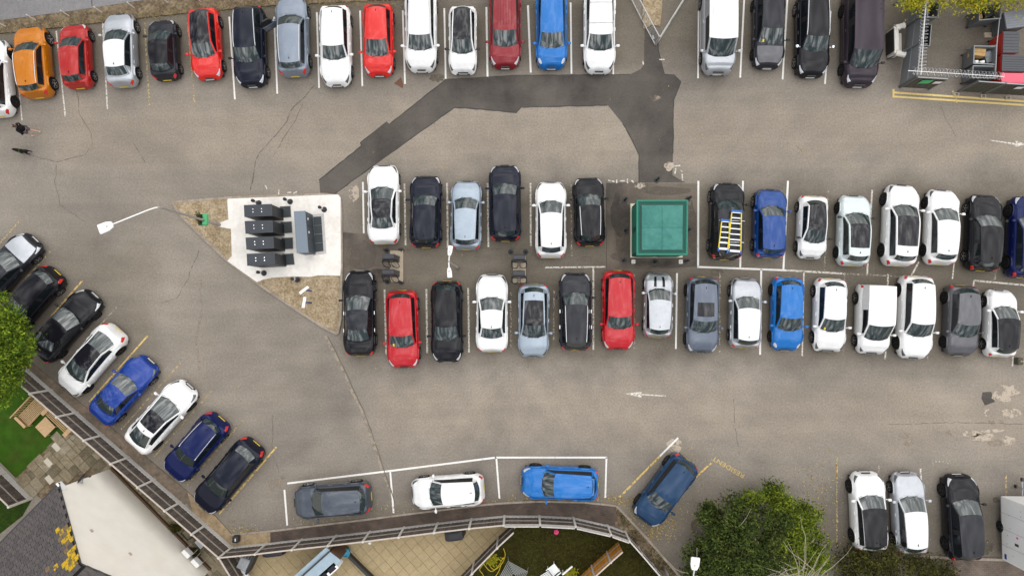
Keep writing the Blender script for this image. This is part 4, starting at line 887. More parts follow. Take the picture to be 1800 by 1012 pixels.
# ------------------------------------------------------------------ trees and shrubs
def foliage(lobes, n, size, hollow=.55, seed=1, flat=0.):
    rnd = random.Random(seed); vs = []; fs = []
    tot = sum(l[3] * l[4] * l[5] for l in lobes) ** 1
    wts = [(l[3] * l[4] + l[4] * l[5] + l[3] * l[5]) for l in lobes]; sw = sum(wts)
    for l, wt in zip(lobes, wts):
        cx, cy, cz, rx, ry, rz = l; cl = []
        for k in range(max(6, int(n * wt / sw / 26))):
            while True:
                d = Vector((rnd.gauss(0, 1), rnd.gauss(0, 1), rnd.gauss(.25, 1)))
                if d.length > .1: break
            d.normalize(); r_ = rnd.uniform(hollow, 1.0); q = Vector((cx + d.x * rx * r_, cy + d.y * ry * r_, cz + d.z * rz * r_))
            cs = rnd.uniform(.16, .40) * min(1, max(rx, ry) / 1.0)
            for j in range(26):
                p = q + Vector((rnd.gauss(0, cs), rnd.gauss(0, cs), rnd.gauss(0, cs * .6))); s = size * rnd.uniform(.6, 1.3)
                a = Vector((rnd.gauss(0, 1), rnd.gauss(0, 1), rnd.gauss(0, .55))).normalized(); nrm = Vector((rnd.gauss(0, .7), rnd.gauss(0, .7), 1)).normalized(); b = nrm.cross(a)
                if b.length < .05: continue
                b.normalize(); o = len(vs); vs += [p - a * s, p + b * s * .42 + nrm * s * .1, p + a * s, p - b * s * .42 + nrm * s * .1]; fs.append((o, o + 1, o + 2, o + 3))
    m = MB(); m.v = vs; m.f = fs; m.m = [0] * len(fs); return m
def limbs(root, base, targets, r0, m='trunk', bare=False, seed=3):
    rnd = random.Random(seed); base = Vector(base)
    top = base + Vector((0, 0, 1.5))
    MB().tube([base, base + Vector((.04, .02, .7)), top], [r0 * 1.25, r0, r0 * .85], 10).build('trunk', m, root, smooth=True)
    for t in targets:
        t = Vector(t); mid = top.lerp(t, .5) + Vector((rnd.uniform(-.3, .3), rnd.uniform(-.3, .3), rnd.uniform(.1, .5)))
        MB().tube([top - Vector((0, 0, .15)), mid, t], [r0 * .5, r0 * .3, r0 * .08], 7).build('limb', m, root, smooth=True)
def GL(px, py, z, rx, ry, rz): p = G(px, py, z); return (p.x, p.y, p.z, rx, ry, rz)
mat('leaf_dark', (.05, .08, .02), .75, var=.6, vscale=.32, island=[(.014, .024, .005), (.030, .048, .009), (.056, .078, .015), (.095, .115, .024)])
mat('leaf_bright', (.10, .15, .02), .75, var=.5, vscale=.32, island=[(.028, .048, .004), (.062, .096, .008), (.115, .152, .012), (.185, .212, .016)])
mat('leaf_olive', (.08, .08, .02), .75, var=.4, vscale=.4, island=[(.016, .018, .004), (.032, .034, .007), (.052, .052, .010), (.080, .072, .016)])
mat('leaf_yellow', (.2, .2, .02), .75, island=[(.12, .15, .012), (.24, .25, .016), (.36, .33, .018), (.48, .36, .02)])
mat('leaf_lime', (.1, .15, .02), .75, var=.5, vscale=.35, island=[(.034, .070, .006), (.070, .125, .010), (.120, .180, .014), (.20, .26, .02)])
mat('bare_twig', (.42, .37, .28), .9, var=.2)
tb = G(1345, 975); tree = thing('tree', 'big leafy green tree with pale bare twigs beside the bottom lamp', 'tree', (tb.x, tb.y, 0))
CROWN = [(1236, 905), (1255, 885), (1300, 882), (1335, 864), (1372, 860), (1406, 876), (1436, 908), (1452, 950), (1454, 985), (1420, 1000), (1380, 1010), (1300, 1026), (1210, 1026), (1196, 1000), (1226, 965), (1236, 930)]
rnd = random.Random(8); LB = []; LB2 = []
while len(LB) + len(LB2) < 92:
    x, y = rnd.uniform(1200, 1450), rnd.uniform(860, 1025)
    if not inpoly(x, y, CROWN): continue
    dd_ = min(1., math.hypot((x - 1335) / 120, (y - 945) / 95)); z = 1.2 + 2.4 * (1 - dd_ ** 2) * rnd.uniform(.6, 1.1); r_ = rnd.uniform(.38, .80)
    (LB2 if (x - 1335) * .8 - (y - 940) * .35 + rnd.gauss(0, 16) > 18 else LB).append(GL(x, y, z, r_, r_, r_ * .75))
LB0 = [GL(1310, 930, 2.6, 2.7, 2.5, 2.0), GL(1275, 905, 2.2, 1.7, 1.5, 1.5), GL(1260, 970, 2.2, 2.1, 1.6, 1.5), GL(1335, 885, 2.4, 1.6, 1.3, 1.4), GL(1225, 1000, 1.8, 1.4, 1.3, 1.3), GL(1340, 1000, 2.2, 2.2, 1.5, 1.6)]
LB20 = [GL(1385, 905, 2.8, 1.9, 1.7, 1.6), GL(1410, 950, 2.6, 1.7, 1.7, 1.5), GL(1345, 870, 2.7, 1.2, .9, 1.1), GL(1432, 930, 2.0, .9, 1.6, 1.0)]
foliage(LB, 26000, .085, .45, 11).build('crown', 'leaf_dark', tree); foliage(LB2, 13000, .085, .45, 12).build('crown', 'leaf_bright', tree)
limbs(tree, (tb.x, tb.y, 0), [Vector(l[:3]) + Vector((0, 0, .2)) for l in (LB + LB2)[::4]], .22)
rnd = random.Random(5); mb = MB(); c0 = G(1405, 1000, 3.2)
for k in range(30):
    a = rnd.uniform(R(15), R(190)); ln = rnd.uniform(.8, 2.9); p = c0 + Vector((rnd.uniform(-.7, .9), rnd.uniform(-.9, .2), rnd.uniform(-.3, .7))); pts = [p]
    for s in range(5): a += rnd.uniform(-.35, .35); pts.append(pts[-1] + Vector((math.cos(a), math.sin(a), rnd.uniform(-.15, .35) - .08 * s)) * ln / 5)
    mb.tube(pts, [.015, .014, .012, .010, .008, .005], 4)
for k in range(9):
    p = Vector(rnd.choice(LB + LB2)[:3]) + Vector((rnd.uniform(-.4, .4), rnd.uniform(-.4, .4), .5)); a = rnd.uniform(0, 6.28); pts = [p]
    for s in range(4): a += rnd.uniform(-.5, .5); pts.append(pts[-1] + Vector((math.cos(a), math.sin(a), rnd.uniform(-.1, .2))) * rnd.uniform(.2, .45))
    mb.tube(pts, [.016, .014, .011, .008, .005], 4)
mb.build('bare_twigs', 'bare_twig', tree, kind='stuff')
tb = G(-30, 625); tree = thing('tree', 'bright green feathery tree at the left edge beside the artificial turf', 'tree', (tb.x, tb.y, 0))
LB = [GL(-25, 615, 4.2, 1.7, 2.1, 1.7)] + [GL(x, y, z, r_, r_, r_ * .8) for x, y, z, r_ in ((15, 560, 3.6, .7), (30, 585, 3.4, .75), (38, 615, 3.8, .75), (28, 640, 3.2, .7), (18, 665, 3.6, .7), (5, 690, 3.2, .6), (0, 535, 3.4, .7), (5, 600, 4.6, .9), (0, 640, 4.6, .8), (-5, 570, 4.4, .8), (45, 600, 3.0, .4), (44, 632, 2.8, .4), (20, 620, 4.5, .7))]
foliage(LB, 15000, .09, .6, 21).build('crown', 'leaf_lime', tree); limbs(tree, (tb.x, tb.y, 0), [Vector(l[:3]) + Vector((0, 0, .5)) for l in LB], .2)
def shrub(label, lobes, n, m, seed, size=.08):
    c = Vector(lobes[0][:3]); r = thing('shrub', label, 'shrub', (c.x, c.y, 0)); foliage(lobes, n, size, .6, seed).build('foliage', m, r)
    mb = MB(); rnd = random.Random(seed)
    for l in lobes:
        for k in range(3): mb.tube([(l[0] + rnd.uniform(-.1, .1), l[1] + rnd.uniform(-.1, .1), 0), (l[0] + rnd.uniform(-.4, .4), l[1] + rnd.uniform(-.3, .3), l[2])], [.03, .015], 5)
    mb.build('stems', 'trunk', r)
shrub('dark olive shrub below the white car with black roof', [GL(1500, 985, .9, .9, .8, .8), GL(1540, 980, 1.0, 1.1, .8, .9), GL(1580, 990, 1.0, 1.0, .8, .8), GL(1525, 1010, .9, 1.6, .9, .9)], 5200, 'leaf_olive', 31)
shrub('low green shrub between the silver saloon and brick pavement', [GL(1625, 1000, .7, .8, .6, .6), GL(1660, 1008, .6, .7, .5, .5)], 2000, 'leaf_olive', 32)
hr = G(1700, -5); hd = thing('hedge', 'yellow-green hedge overhanging the bin compound at the top edge', 'hedge', (hr.x, hr.y, 0))
foliage([GL(x, y, 2.1, 1.0, .7, .9) for x, y in ((1610, -6), (1640, -14), (1680, -10), (1715, -8), (1750, -8), (1785, -14), (1820, -14))] + [GL(1612, 8, 2.2, .5, .5, .5), GL(1722, 2, 2.2, .6, .5, .5)], 7000, .08, .5, 41).build('foliage', 'leaf_yellow', hd)
mb = MB()
for k in range(9): p = G(1605 + 25 * k, -14); mb.tube([(p.x, p.y, 0), (p.x + .1, p.y, 2)], [.05, .02], 5)
mb.build('stems', 'trunk', hd)
# loose leaves on the ground
mat('litter', (.3, .2, .06), .8, island=[(.13, .085, .03), (.25, .17, .05), (.40, .29, .09), (.55, .42, .16)])
def litter(spots, seed, name='fallen_leaves', label='small brown and yellow fallen leaves scattered over the asphalt'):
    rnd = random.Random(seed); m = MB()
    for (x, y, sx, sy, n) in spots:
        for k in range(n):
            p = G(rnd.gauss(x, sx), rnd.gauss(y, sy)); s = rnd.uniform(.02, .055); a = rnd.uniform(0, 6.28); d = Vector((math.cos(a), math.sin(a), 0)); e_ = Vector((-d.y, d.x, 0)); z = Vector((0, 0, rnd.uniform(.13, .15) if inpoly(p.x, p.y, isl_w) else rnd.uniform(.016, .03)))
            m.add([p - d * s + z, p + e_ * s * .5 + z * 1.2, p + d * s + z, p - e_ * s * .5 + z * 1.1], [(0, 1, 2, 3)])
    return tag(m.build(name, 'litter'), label, 'leaves', kind='stuff')
litter([(1090, 880, 14, 6, 160), (1120, 900, 18, 12, 160), (1165, 915, 20, 14, 420), (1150, 935, 14, 14, 200), (1230, 880, 40, 40, 160), (1220, 840, 50, 20, 60), (1440, 880, 18, 45, 260), (1420, 840, 25, 15, 60), (1500, 950, 25, 8, 60), (430, 930, 14, 5, 90), (410, 925, 10, 14, 60), (560, 915, 50, 4, 60), (760, 893, 80, 4, 160), (940, 877, 80, 3, 160), (960, 870, 25, 4, 40), (1020, 875, 40, 4, 120),
        (300, 850, 60, 50, 60), (200, 745, 8, 6, 30), (190, 230, 40, 14, 16), (50, 245, 25, 10, 12), (450, 660, 30, 20, 12), (350, 590, 30, 40, 8), (1650, 970, 60, 8, 60), (1700, 850, 80, 30, 30), (900, 700, 500, 120, 120), (900, 250, 500, 40, 70)], 9)
mat('dry_grass', (.3, .22, .11), .9, island=[(.12, .085, .045), (.22, .17, .085), (.32, .26, .14), (.10, .10, .03)])
rnd = random.Random(77); m = MB()
for k in range(2600):
    t = rnd.random(); x = -20 + 760 * t; y = 58 - 46 * min(1, t * 1.6) + rnd.gauss(-3, 5); p = G(x, y); s = rnd.uniform(.05, .14); a = rnd.uniform(0, 6.28); d = Vector((math.cos(a), math.sin(a), 0)); e_ = Vector((-d.y, d.x, 0)); z = Vector((0, 0, .10))
    m.add([p - e_ * s * .15 + z, p + e_ * s * .15 + z, p + d * s + z + Vector((0, 0, rnd.uniform(.01, .10)))], [(0, 1, 2)])
tag(m.build('dry_weeds', 'dry_grass'), 'dry straw-coloured weeds and leaf litter on the verge', 'weeds', kind='stuff')
mat('grass_blade', (.1, .1, .02), .8, island=[(.022, .020, .004), (.040, .042, .007), (.062, .058, .012), (.032, .044, .005), (.11, .095, .03)])
rnd = random.Random(78); m = MB(); WL = [(p.x, p.y) for p in GP(LAWN)]; BL = [(p.x, p.y) for p in GP([(1083, 889), (1150, 962), (1196, 1016), (1172, 1020), (1098, 934)])]
x0, x1 = min(p[0] for p in WL + BL), max(p[0] for p in WL + BL); y0, y1 = min(p[1] for p in WL + BL), max(p[1] for p in WL + BL)
for k in range(15000):
    x, y = rnd.uniform(x0, x1), rnd.uniform(y0, y1)
    if not (inpoly(x, y, WL) or inpoly(x, y, BL)): continue
    if noise.noise(Vector((x * .8, y * .8, 3))) < -.25: continue
    s = rnd.uniform(.04, .10); a = rnd.uniform(0, 6.28); d = Vector((math.cos(a), math.sin(a), 0)); e_ = Vector((-d.y, d.x, 0)); p = Vector((x, y, .012 if inpoly(x, y, WL) else .06))
    m.add([p - e_ * s * .25, p + e_ * s * .25, p + d * s + Vector((0, 0, rnd.uniform(.02, .09)))], [(0, 1, 2)])
tag(m.build('lawn_grass', 'grass_blade'), 'patchy short grass growing on the back garden lawn', 'grass', kind='stuff')
# ------------------------------------------------------------------ lockers and bollards on the island
mat('locker_dark', (.026, .031, .040), .42, var=.06); mat('locker_side', (.010, .012, .015), .5); mat('locker_pad', (.035, .044, .050), .7, var=.12, vscale=4.); mat('cabinet_top', (.150, .185, .225), .6, var=.04); mat('cabinet_front', (.035, .045, .056), .5)
def roof_box(p0, p1, p2, p3, ztop): return [G(x, y, ztop) for x, y in (p0, p1, p2, p3)]
LH = 2.05
tops = [((429, 361), (477, 359), (478, 379), (430, 381)), ((430.5, 389), (478.5, 387.5), (479.5, 408), (432, 410)), ((432, 418), (480, 416), (481, 436), (433.5, 438)), ((434, 446.5), (482, 444.5), (483, 464.5), (435, 466.5))]
pads = [((494, 364), (512, 363), (513, 382), (494, 383)), ((495, 391), (514, 390), (515, 409.5), (496, 411)), ((497, 419), (516, 418), (516.5, 437.5), (497, 438.5)), ((498, 447), (517, 446), (519, 465), (499, 466.5))]
names = ['topmost', 'second', 'third', 'lowest']
for (t, pd, nm) in zip(tops, pads, names):
    q = [tuple(p[:2]) for p in roof_box(*t, LH)]; c = sum((Vector(p) for p in q), Vector((0, 0))) / 4
    lk = thing('storage_locker', '%s of the four dark slab lockers on the white concrete pad' % nm, 'locker', (c.x, c.y, .135), group='dark lockers on the concrete pad')
    MB().prism(q, .16, LH - .05).build('casing', 'locker_side', lk)
    MB().prism(inset(q, -.02), LH - .046, LH).build('lid', 'locker_dark', lk, bevel=.012)
    MB().prism(inset(q, .10), LH + .001, LH + .012).build('lid_panel', 'locker_dark', lk)
    qq = inset(q, .16)
    for (fx, fy) in ((.28, .25), (.68, .25), (.28, .75), (.68, .75)):
        a = Vector(qq[0]).lerp(Vector(qq[1]), fx); b = Vector(qq[3]).lerp(Vector(qq[2]), fx); p = a.lerp(b, fy); MB().lathe([(.035, LH + .012), (.03, LH + .045)], 10, (p.x, p.y, 0)).build('lifting_stud', 'chrome', lk)
    # ground plate in front
    pq = [tuple(p[:2]) for p in GP(pd)]; MB().prism(inset(pq, -.03), .136, .148).build('plate_rim', 'concrete_grey', lk); MB().prism(pq, .15, .165).build('base_plate', 'locker_pad', lk)
ct = [tuple(p[:2]) for p in roof_box((517, 372), (536, 371), (541.5, 443), (522, 444.5), 1.55)]; c = G(530, 410)
cb = thing('service_cabinet', 'large blue-grey topped cabinet beside the four dark lockers', 'cabinet', (c.x, c.y, .135))
MB().prism(ct, .14, 1.50).build('casing', 'cabinet_front', cb); MB().prism(inset(ct, -.02), 1.503, 1.55).build('lid', 'cabinet_top', cb, bevel=.01)
fx0, fx1 = Vector(ct[1]), Vector(ct[2]); od = Vector((1, 0, 0)); fu = (fx1 - fx0).normalized()
for k in range(3):
    p = fx0.lerp(fx1, (k + .5) / 3); MB().box((p.x + .012, p.y, .82), (.02, (fx1 - fx0).length / 3 - .05, 1.25), math.atan2(fu.y, fu.x) + R(90)).build('door', 'cabinet_front', cb, bevel=.006, segs=1)
for f, z in ((.17, 1.2), (.5, 1.2)):
    p = fx0.lerp(fx1, f); MB().lathe([(.07, -.01), (.07, .01)], 14, (p.x + .035, p.y, z), mtx=Matrix.Rotation(R(90), 3, 'Y')).build('round_notice', 'white_plastic', cb)
pq = [tuple(p[:2]) for p in GP([(552, 382), (566, 381), (570, 442), (556, 444)])]; MB().prism(inset(pq, -.16), .137, .143).build('plate_rim', 'concrete_grey', cb)
for k in range(4):
    a, b = Vector(pq[0]).lerp(Vector(pq[3]), k / 4), Vector(pq[0]).lerp(Vector(pq[3]), (k + 1) / 4 - .01); c_, d_ = Vector(pq[1]).lerp(Vector(pq[2]), k / 4), Vector(pq[1]).lerp(Vector(pq[2]), (k + 1) / 4 - .01)
    MB().prism([tuple(a), tuple(c_), tuple(d_), tuple(b)], .145, .165).build('base_plate', 'locker_pad', cb)
bol = MB().lathe([(.09, 0), (.085, .05), (.075, .06), (.07, .82), (.095, .84), (.095, .98), (.07, 1.03), (.02, 1.05)], 14).mesh('shaft', 'black_plastic', smooth=True)
bring = MB().lathe([(.086, .64), (.086, .72)], 14).mesh('reflective_band', 'white_plastic'); bbase = MB().lathe([(.17, 0), (.17, .012), (.10, .02)], 14).mesh('base_flange', 'black_plastic')
def bollard(px, py, label, group, z=.0, band=True, sc=1.):
    p = G(px, py, z); r = thing('bollard', label, 'bollard', (p.x, p.y, z), group=group); inst(bol, 'shaft', r, sc=(sc, sc, sc)); inst(bbase, 'base_flange', r)
    if band: inst(bring, 'reflective_band', r, sc=(sc, sc, sc))
GI = 'black bollards on the island'
for (x, y, lb) in ((455, 357, 'black bollard at the top corner of the topmost dark locker'), (510, 354.5, 'black bollard on the upper edge of the white pad near the cabinet'), (570, 368.5, 'black bollard at the top right of the white pad'), (464, 480, 'black bollard just below the lowest dark locker'), (523, 491.5, 'black bollard at the lower edge of the white pad by the signs')): bollard(x, y, lb, GI, .135)
GH = 'black bollards around the green kiosk'
for (x, y, lb) in ((1098, 352, 'black bollard left of the kiosk top corner'), (1099, 405.5, 'black bollard left of the kiosk middle'), (1096, 458, 'black bollard at the kiosk lower left corner'), (1209, 350, 'black bollard right of the kiosk top corner'), (1208, 405, 'black bollard right of the kiosk middle'), (1205, 459, 'black bollard at the kiosk lower right corner'), (1151, 461, 'black bollard below the kiosk front'), (1154, 317, 'black bollard standing above the kiosk on the patched tarmac')): bollard(x, y, lb, GH, 0, False, .8)
mat('sign_blue', (.012, .03, .20), .5); mat('sign_green', (.05, .42, .16), .5); mat('green_box', (.06, .36, .14), .55, var=.1)
for (bx, by, tx, ty, an, lb) in ((547, 511, 530, 508, 38, 'upper tilted white sign on a blue post in the gravel'), (547, 532, 529, 531, 80, 'lower white sign on a blue post in the gravel')):
    p = G(bx, by, .1); s = thing('info_sign', lb, 'sign', (p.x, p.y, .1), group='white signs on blue posts'); MB().tube([(p.x, p.y, .09), (p.x, p.y, 1.35)], .045, 10).build('post', 'sign_blue', s)
    MB().box((p.x, p.y - 0, 1.42), (.62, .16, .05), R(an), mtx=Matrix.Rotation(R(an), 3, 'Z') @ Matrix.Rotation(R(24), 3, 'X')).build('panel', 'white_plastic', s, bevel=.01)
    MB().box((p.x, p.y, 1.37), (.3, .06, .04), R(an)).build('bracket', 'sign_blue', s)
# ------------------------------------------------------------------ lamps
mat('lamp_head', (.78, .77, .75), .4); mat('galvanised', (.36, .34, .32), .5, metal=.4, var=.1)
def lamp(label, base, h, heads, arm_r=.035, zb=0.):
    p = G(*base, zb); r = thing('street_lamp', label, 'street lamp', (p.x, p.y, zb)); top = Vector((p.x, p.y, h))
    MB().lathe([(.10, zb), (.10, zb + 1.1), (.065, zb + 1.2), (.05, h - .4), (.04, h)], 12, (p.x, p.y, 0)).build('column', 'galvanised', r, smooth=True)
    for (ax, ay, hl, hw2) in heads:
        q = G(ax, ay, h + .12); d = (q - top); d.z = 0; L_ = d.length; d.normalize(); n_ = Vector((-d.y, d.x, 0)); s = top + d * (L_ - hl / 2)
        MB().tube([top - Vector((0, 0, .1)), top + Vector((0, 0, .05)) + d * .15, top + d * .5 + Vector((0, 0, .12)), s + Vector((0, 0, .12))], arm_r, 8).build('arm', 'lamp_head', r, smooth=True)
        pl = [(-.5, .22), (-.42, .34), (-.1, .48), (.44, .5), (.5, .44), (.5, -.44), (.44, -.5), (-.1, -.48), (-.42, -.34), (-.5, -.22)]
        pts = [tuple((q + d * a * hl + n_ * b * hw2)[:2]) for a, b in pl]; hd_ = MB().prism(pts, h + .06, h + .17).build('lamp_head', 'lamp_head', r, bevel=.025)
        c = q - d * hl * .12; MB().lathe([(.05, h + .171), (.045, h + .20)], 10, (c.x, c.y, 0)).build('sensor', 'concrete_grey', hd_)
        MB().prism([tuple((q + d * a * hl * .7 + n_ * b * hw2 * .7)[:2]) for a, b in pl], h + .04, h + .06).build('lens', 'lamp_clear', hd_)
lamp('tall street lamp with one long arm rising from the gravel tip', (386, 395), 6.9, [(186, 399, .74, .50)], zb=.1)
lamp('double-headed lamp between the two charger islands', (805, 471), 5.0, [(791, 440.5, .52, .25), (790, 479, .52, .25)])
lamp('street lamp reaching over the big tree at the bottom edge', (1166, 997), 6.0, [(1221.5, 990, .62, .44)])
p = G(357, 386, 2.0); b = G(386, 395); pl_ = thing('hanging_planter', 'bright green planter box with dark plant fixed to the tall lamp', 'planter', (p.x, p.y, 2.0))
MB().box((p.x + .14, p.y, 2.02), (.26, .62, .24)).box((p.x - .02, p.y, 1.92), (.5, .66, .03)).build('box', 'green_box', pl_, bevel=.02)
MB().tube([(p.x, p.y, 1.95), (b.x, b.y, 1.95)], .02, 6).build('bracket', 'black_plastic', pl_)
foliage([(p.x - .12, p.y + .03, 2.1, .20, .32, .16)], 420, .06, .2, 51).build('plant', 'leaf_olive', pl_)
MB().box((p.x - .1, p.y, 2.0), (.32, .6, .14)).build('trough', 'black_plastic', pl_, bevel=.02)
# ------------------------------------------------------------------ charger islands
mat('charger', (.030, .031, .038), .4); mat('charger_base', (.44, .37, .28), .9, var=.12); mat('cable', (.010, .010, .011), .6)
def charger(px, py, lb, rot, base_z=.1):
    p = G(px, py, base_z); r = thing('car_charger', lb, 'charger', (p.x, p.y, base_z), R(rot), 'car chargers')
    MB().prism([(-.20, -.35), (.16, -.35), (.16, .35), (-.20, .35)], 0, .12).build('foot', 'black_plastic', r, True)
    m = MB(); pr = [(-.19, .12), (.15, .12), (.15, 1.55), (.08, 1.66), (-.13, 1.70), (-.19, 1.62)]
    m.add([(x, -.34, z) for x, z in pr] + [(x, .34, z) for x, z in pr], [tuple(range(6)), tuple(range(11, 5, -1))] + [(i, 6 + i, 6 + (i + 1) % 6, (i + 1) % 6) for i in range(6)]); m.build('housing', 'charger', r, True, bevel=.03)
    MB().box((.157, 0, 1.28), (.02, .40, .28)).build('screen', 'glass_roof', r, True)
    for s in (-1, 1):
        MB().box((.17, s * .40, 1.0), (.16, .09, .22)).build('plug_holster', 'black_plastic', r, True, bevel=.02)
        pts = [(.10, s * .36, 1.35)]
        for k in range(10): t = k / 9; pts.append((.22 + .28 * math.sin(math.pi * t), s * (.42 - .34 * t + .10 * math.sin(2 * math.pi * t)), 1.30 - 1.05 * math.sin(math.pi * t)))
        pts.append((.18, s * .40, 1.05)); MB().tube(pts, .022, 6).build('cable', 'cable', r, True, smooth=True)
for (c, nm, units) in (((695, 468), 'left', [((692, 456), -90, 'upper'), ((692, 482), -90, 'lower')]), ((913, 474), 'right', [((912.5, 457), -90, 'upper'), ((912.5, 484), -90, 'lower')])):
    c_ = G(*c); sl_ = thing('charger_island', 'pale concrete plinth of the %s charger island' % nm, 'plinth', (c_.x, c_.y, 0), group='charger plinths')
    wx, wy = ((.78, 1.85) if nm == 'left' else (.74, 1.55)); MB().box((c_.x + (.08 if nm == 'left' else 0), c_.y, .05), (wx, wy, .11)).build('slab', 'charger_base', sl_, bevel=.015); 
    for (u, a, w_) in units:
        charger(u[0], u[1], '%s black charging post with looped cables on the %s island' % (w_, nm), a, .105)
    if nm == 'left':
        for (x, y, lb) in ((680, 440.5, 'black bollard at the upper left of the left charger island'), (706, 440.5, 'black bollard at the upper right of the left charger island'), (681, 495, 'black bollard at the lower left of the left charger island'), (706, 496, 'black bollard at the lower right of the left charger island')): bollard(x, y, lb, 'black bollards at the charger islands', 0, False, .8)
    else:
        for (x, y, lb) in ((898, 443, 'black bollard at the upper left of the right charger island'), (924, 443, 'black bollard at the upper right of the right charger island')): bollard(x, y, lb, 'black bollards at the charger islands', 0, False, .8)
# ------------------------------------------------------------------ green kiosk
mat('kiosk_roof', (.066, .215, .182), .75, var=.10, vscale=1., c2=(.048, .172, .150), ramp=(.42, .6)); mat('kiosk_green', (.010, .155, .105), .5, var=.05); mat('kiosk_dark', (.004, .055, .038), .6); mat('plinth_cream', (.58, .56, .44), .85, var=.08)
KH = 2.15; kb = [tuple(p[:2]) for p in GP([(1110, 360), (1195, 359), (1196, 450), (1110, 450)])]
kt = [tuple(p[:2]) for p in [G(x, y, KH) for x, y in ((1118, 351), (1210, 351), (1209, 449), (1118, 449))]]
kc = G(1160, 402); ks = thing('substation_kiosk', 'square green kiosk with pale green panelled roof between the parked cars', 'kiosk', (kc.x, kc.y, 0))
MB().prism(inset(kt, -.28)[:0] or [tuple(p[:2]) for p in GP([(1107.5, 358.5), (1198, 358), (1199, 453), (1107.5, 453)])], -.01, .16).build('plinth', 'plinth_cream', ks, bevel=.012)
wl = inset(kt, .09); MB().prism(wl, .16, KH - .06).build('wall', 'kiosk_dark', ks)
for k in range(4):
    a, b = Vector(inset(kt, .075)[k]), Vector(inset(kt, .075)[(k + 1) % 4]); d = b - a
    for f in (.25, .75):
        p = a.lerp(b, f); MB().box((p.x, p.y, 1.1), (d.length * .40, .03, 1.7), math.atan2(d.y, d.x)).build('door', 'kiosk_green', ks, bevel=.008, segs=1)
mb = MB(); oq, iq = kt, inset(kt, .17); z0, z1 = KH - .06, KH + .05
mb.add([(x, y, z0) for x, y in oq] + [(x, y, z1) for x, y in inset(kt, .02)] + [(x, y, z1) for x, y in inset(kt, .10)] + [(x, y, z0 + .02) for x, y in iq], [(i + 4 * r_, (i + 1) % 4 + 4 * r_, (i + 1) % 4 + 4 * r_ + 4, i + 4 * r_ + 4) for r_ in range(3) for i in range(4)] + [(3, 2, 1, 0)])
mb.build('roof_edge', 'kiosk_green', ks)
iq2 = inset(kt, .172); mb = MB(); mb.flat(iq2, z0 + .022); mb.build('gutter', 'kiosk_dark', ks)
rq = inset(kt, .29); cen = sum((Vector(p) for p in rq), Vector((0, 0))) / 4; zr0, zr1 = z0 + .10, z0 + .22
mids = [(Vector(rq[i]) + Vector(rq[(i + 1) % 4])) / 2 for i in range(4)]
for i in range(4):
    for (a, b) in ((Vector(rq[i]), mids[i]), (mids[i], Vector(rq[(i + 1) % 4]))):
        g_ = .985; a2, b2 = cen + (a - cen) * g_, cen + (b - cen) * g_
        za = zr0 if a in (Vector(rq[i]),) else zr0 + .02; m_ = MB(); A, B, C_ = Vector((a2.x, a2.y, zr0)), Vector((b2.x, b2.y, zr0)), Vector((cen.x, cen.y, zr1))
        off = ((A + B) / 2 - C_); off.z = 0; off = off.normalized() * .006
        m_.add([A, B, C_ + off, A - Vector((0, 0, .08)), B - Vector((0, 0, .08)), C_ + off - Vector((0, 0, .08))], [(0, 1, 2), (5, 4, 3), (0, 3, 4, 1), (1, 4, 5, 2), (2, 5, 3, 0)]); m_.build('roof_panel', 'kiosk_roof', ks)
    p = mids[i]; MB().tube([(p.x, p.y, zr0 + .005), (cen.x, cen.y, zr1 + .005)], .02, 5).build('roof_seam', 'kiosk_roof', ks)
for x, y in ((1113, 460), (1196, 460)):
    p = G(x, y); ft = thing('footing_block', '%s pale square footing block below the kiosk' % ('left' if x < 1150 else 'right'), 'block', (p.x, p.y, 0), group='pale footing blocks'); MB().box((p.x, p.y, .06), (.22, .24, .12)).build('block', 'concrete_white', ft, bevel=.02); MB().box((p.x, p.y, .125), (.14, .16, .012)).build('cap', 'concrete_grey', ft)
# ------------------------------------------------------------------ ladders on the van, open door on the estate
mat('ladder_yellow', (.66, .52, .02), .45); mat('ladder_alu', (.66, .67, .68), .35, metal=.6); mat('ladder_blue', (.01, .10, .40), .5)
def ladder(label, a, b, wpx, nr):
    z = 1.98; A, B = G(*a, z), G(*b, z); r = thing('ladder', label, 'ladder', (A.x, A.y, z), group='ladders on the van roof'); u = (B - A).normalized(); n_ = Vector((-u.y, u.x, 0)); L_ = (B - A).length; hw2 = wpx / 31 / 2; an = math.atan2(u.y, u.x)
    for s in (-1, 1):
        f0, f1 = A + n_ * s * hw2 * 1.15, B + n_ * s * hw2 * .8; d = f1 - f0; c = (f0 + f1) / 2; MB().box(c, (d.length, .05, .09), math.atan2(d.y, d.x)).build('stile', 'ladder_yellow', r)
        MB().box(f0 + u * .07, (.18, .07, .10), an).build('foot', 'ladder_blue', r); MB().box(f1 - u * .07, (.16, .07, .10), an).build('end_cap', 'ladder_blue', r)
    for k in range(nr):
        f = (k + .5) / nr; c = A.lerp(B, f); w2 = hw2 * (1.15 - .35 * f); MB().box(c, (.06, w2 * 2 - .05, .05), an).build('rung', 'ladder_alu', r)
    MB().box(A + u * .10, (.07, hw2 * 2, .06), an).build('foot_brace', 'ladder_alu', r); MB().box(B - u * .08, (.12, hw2 * 1.5, .06), an).build('top_brace', 'ladder_blue', r)
ladder('longer yellow ladder with blue ends lying on the van', (1290, 445), (1295, 369), 20, 8); ladder('shorter yellow ladder with blue ends lying on the van', (1272, 441), (1275.5, 385), 16, 6)
m = MB(); s_ = i7; hx = i7['h2'] - i7['cf'] - .22; hy = s_['wd'](hx) * .97
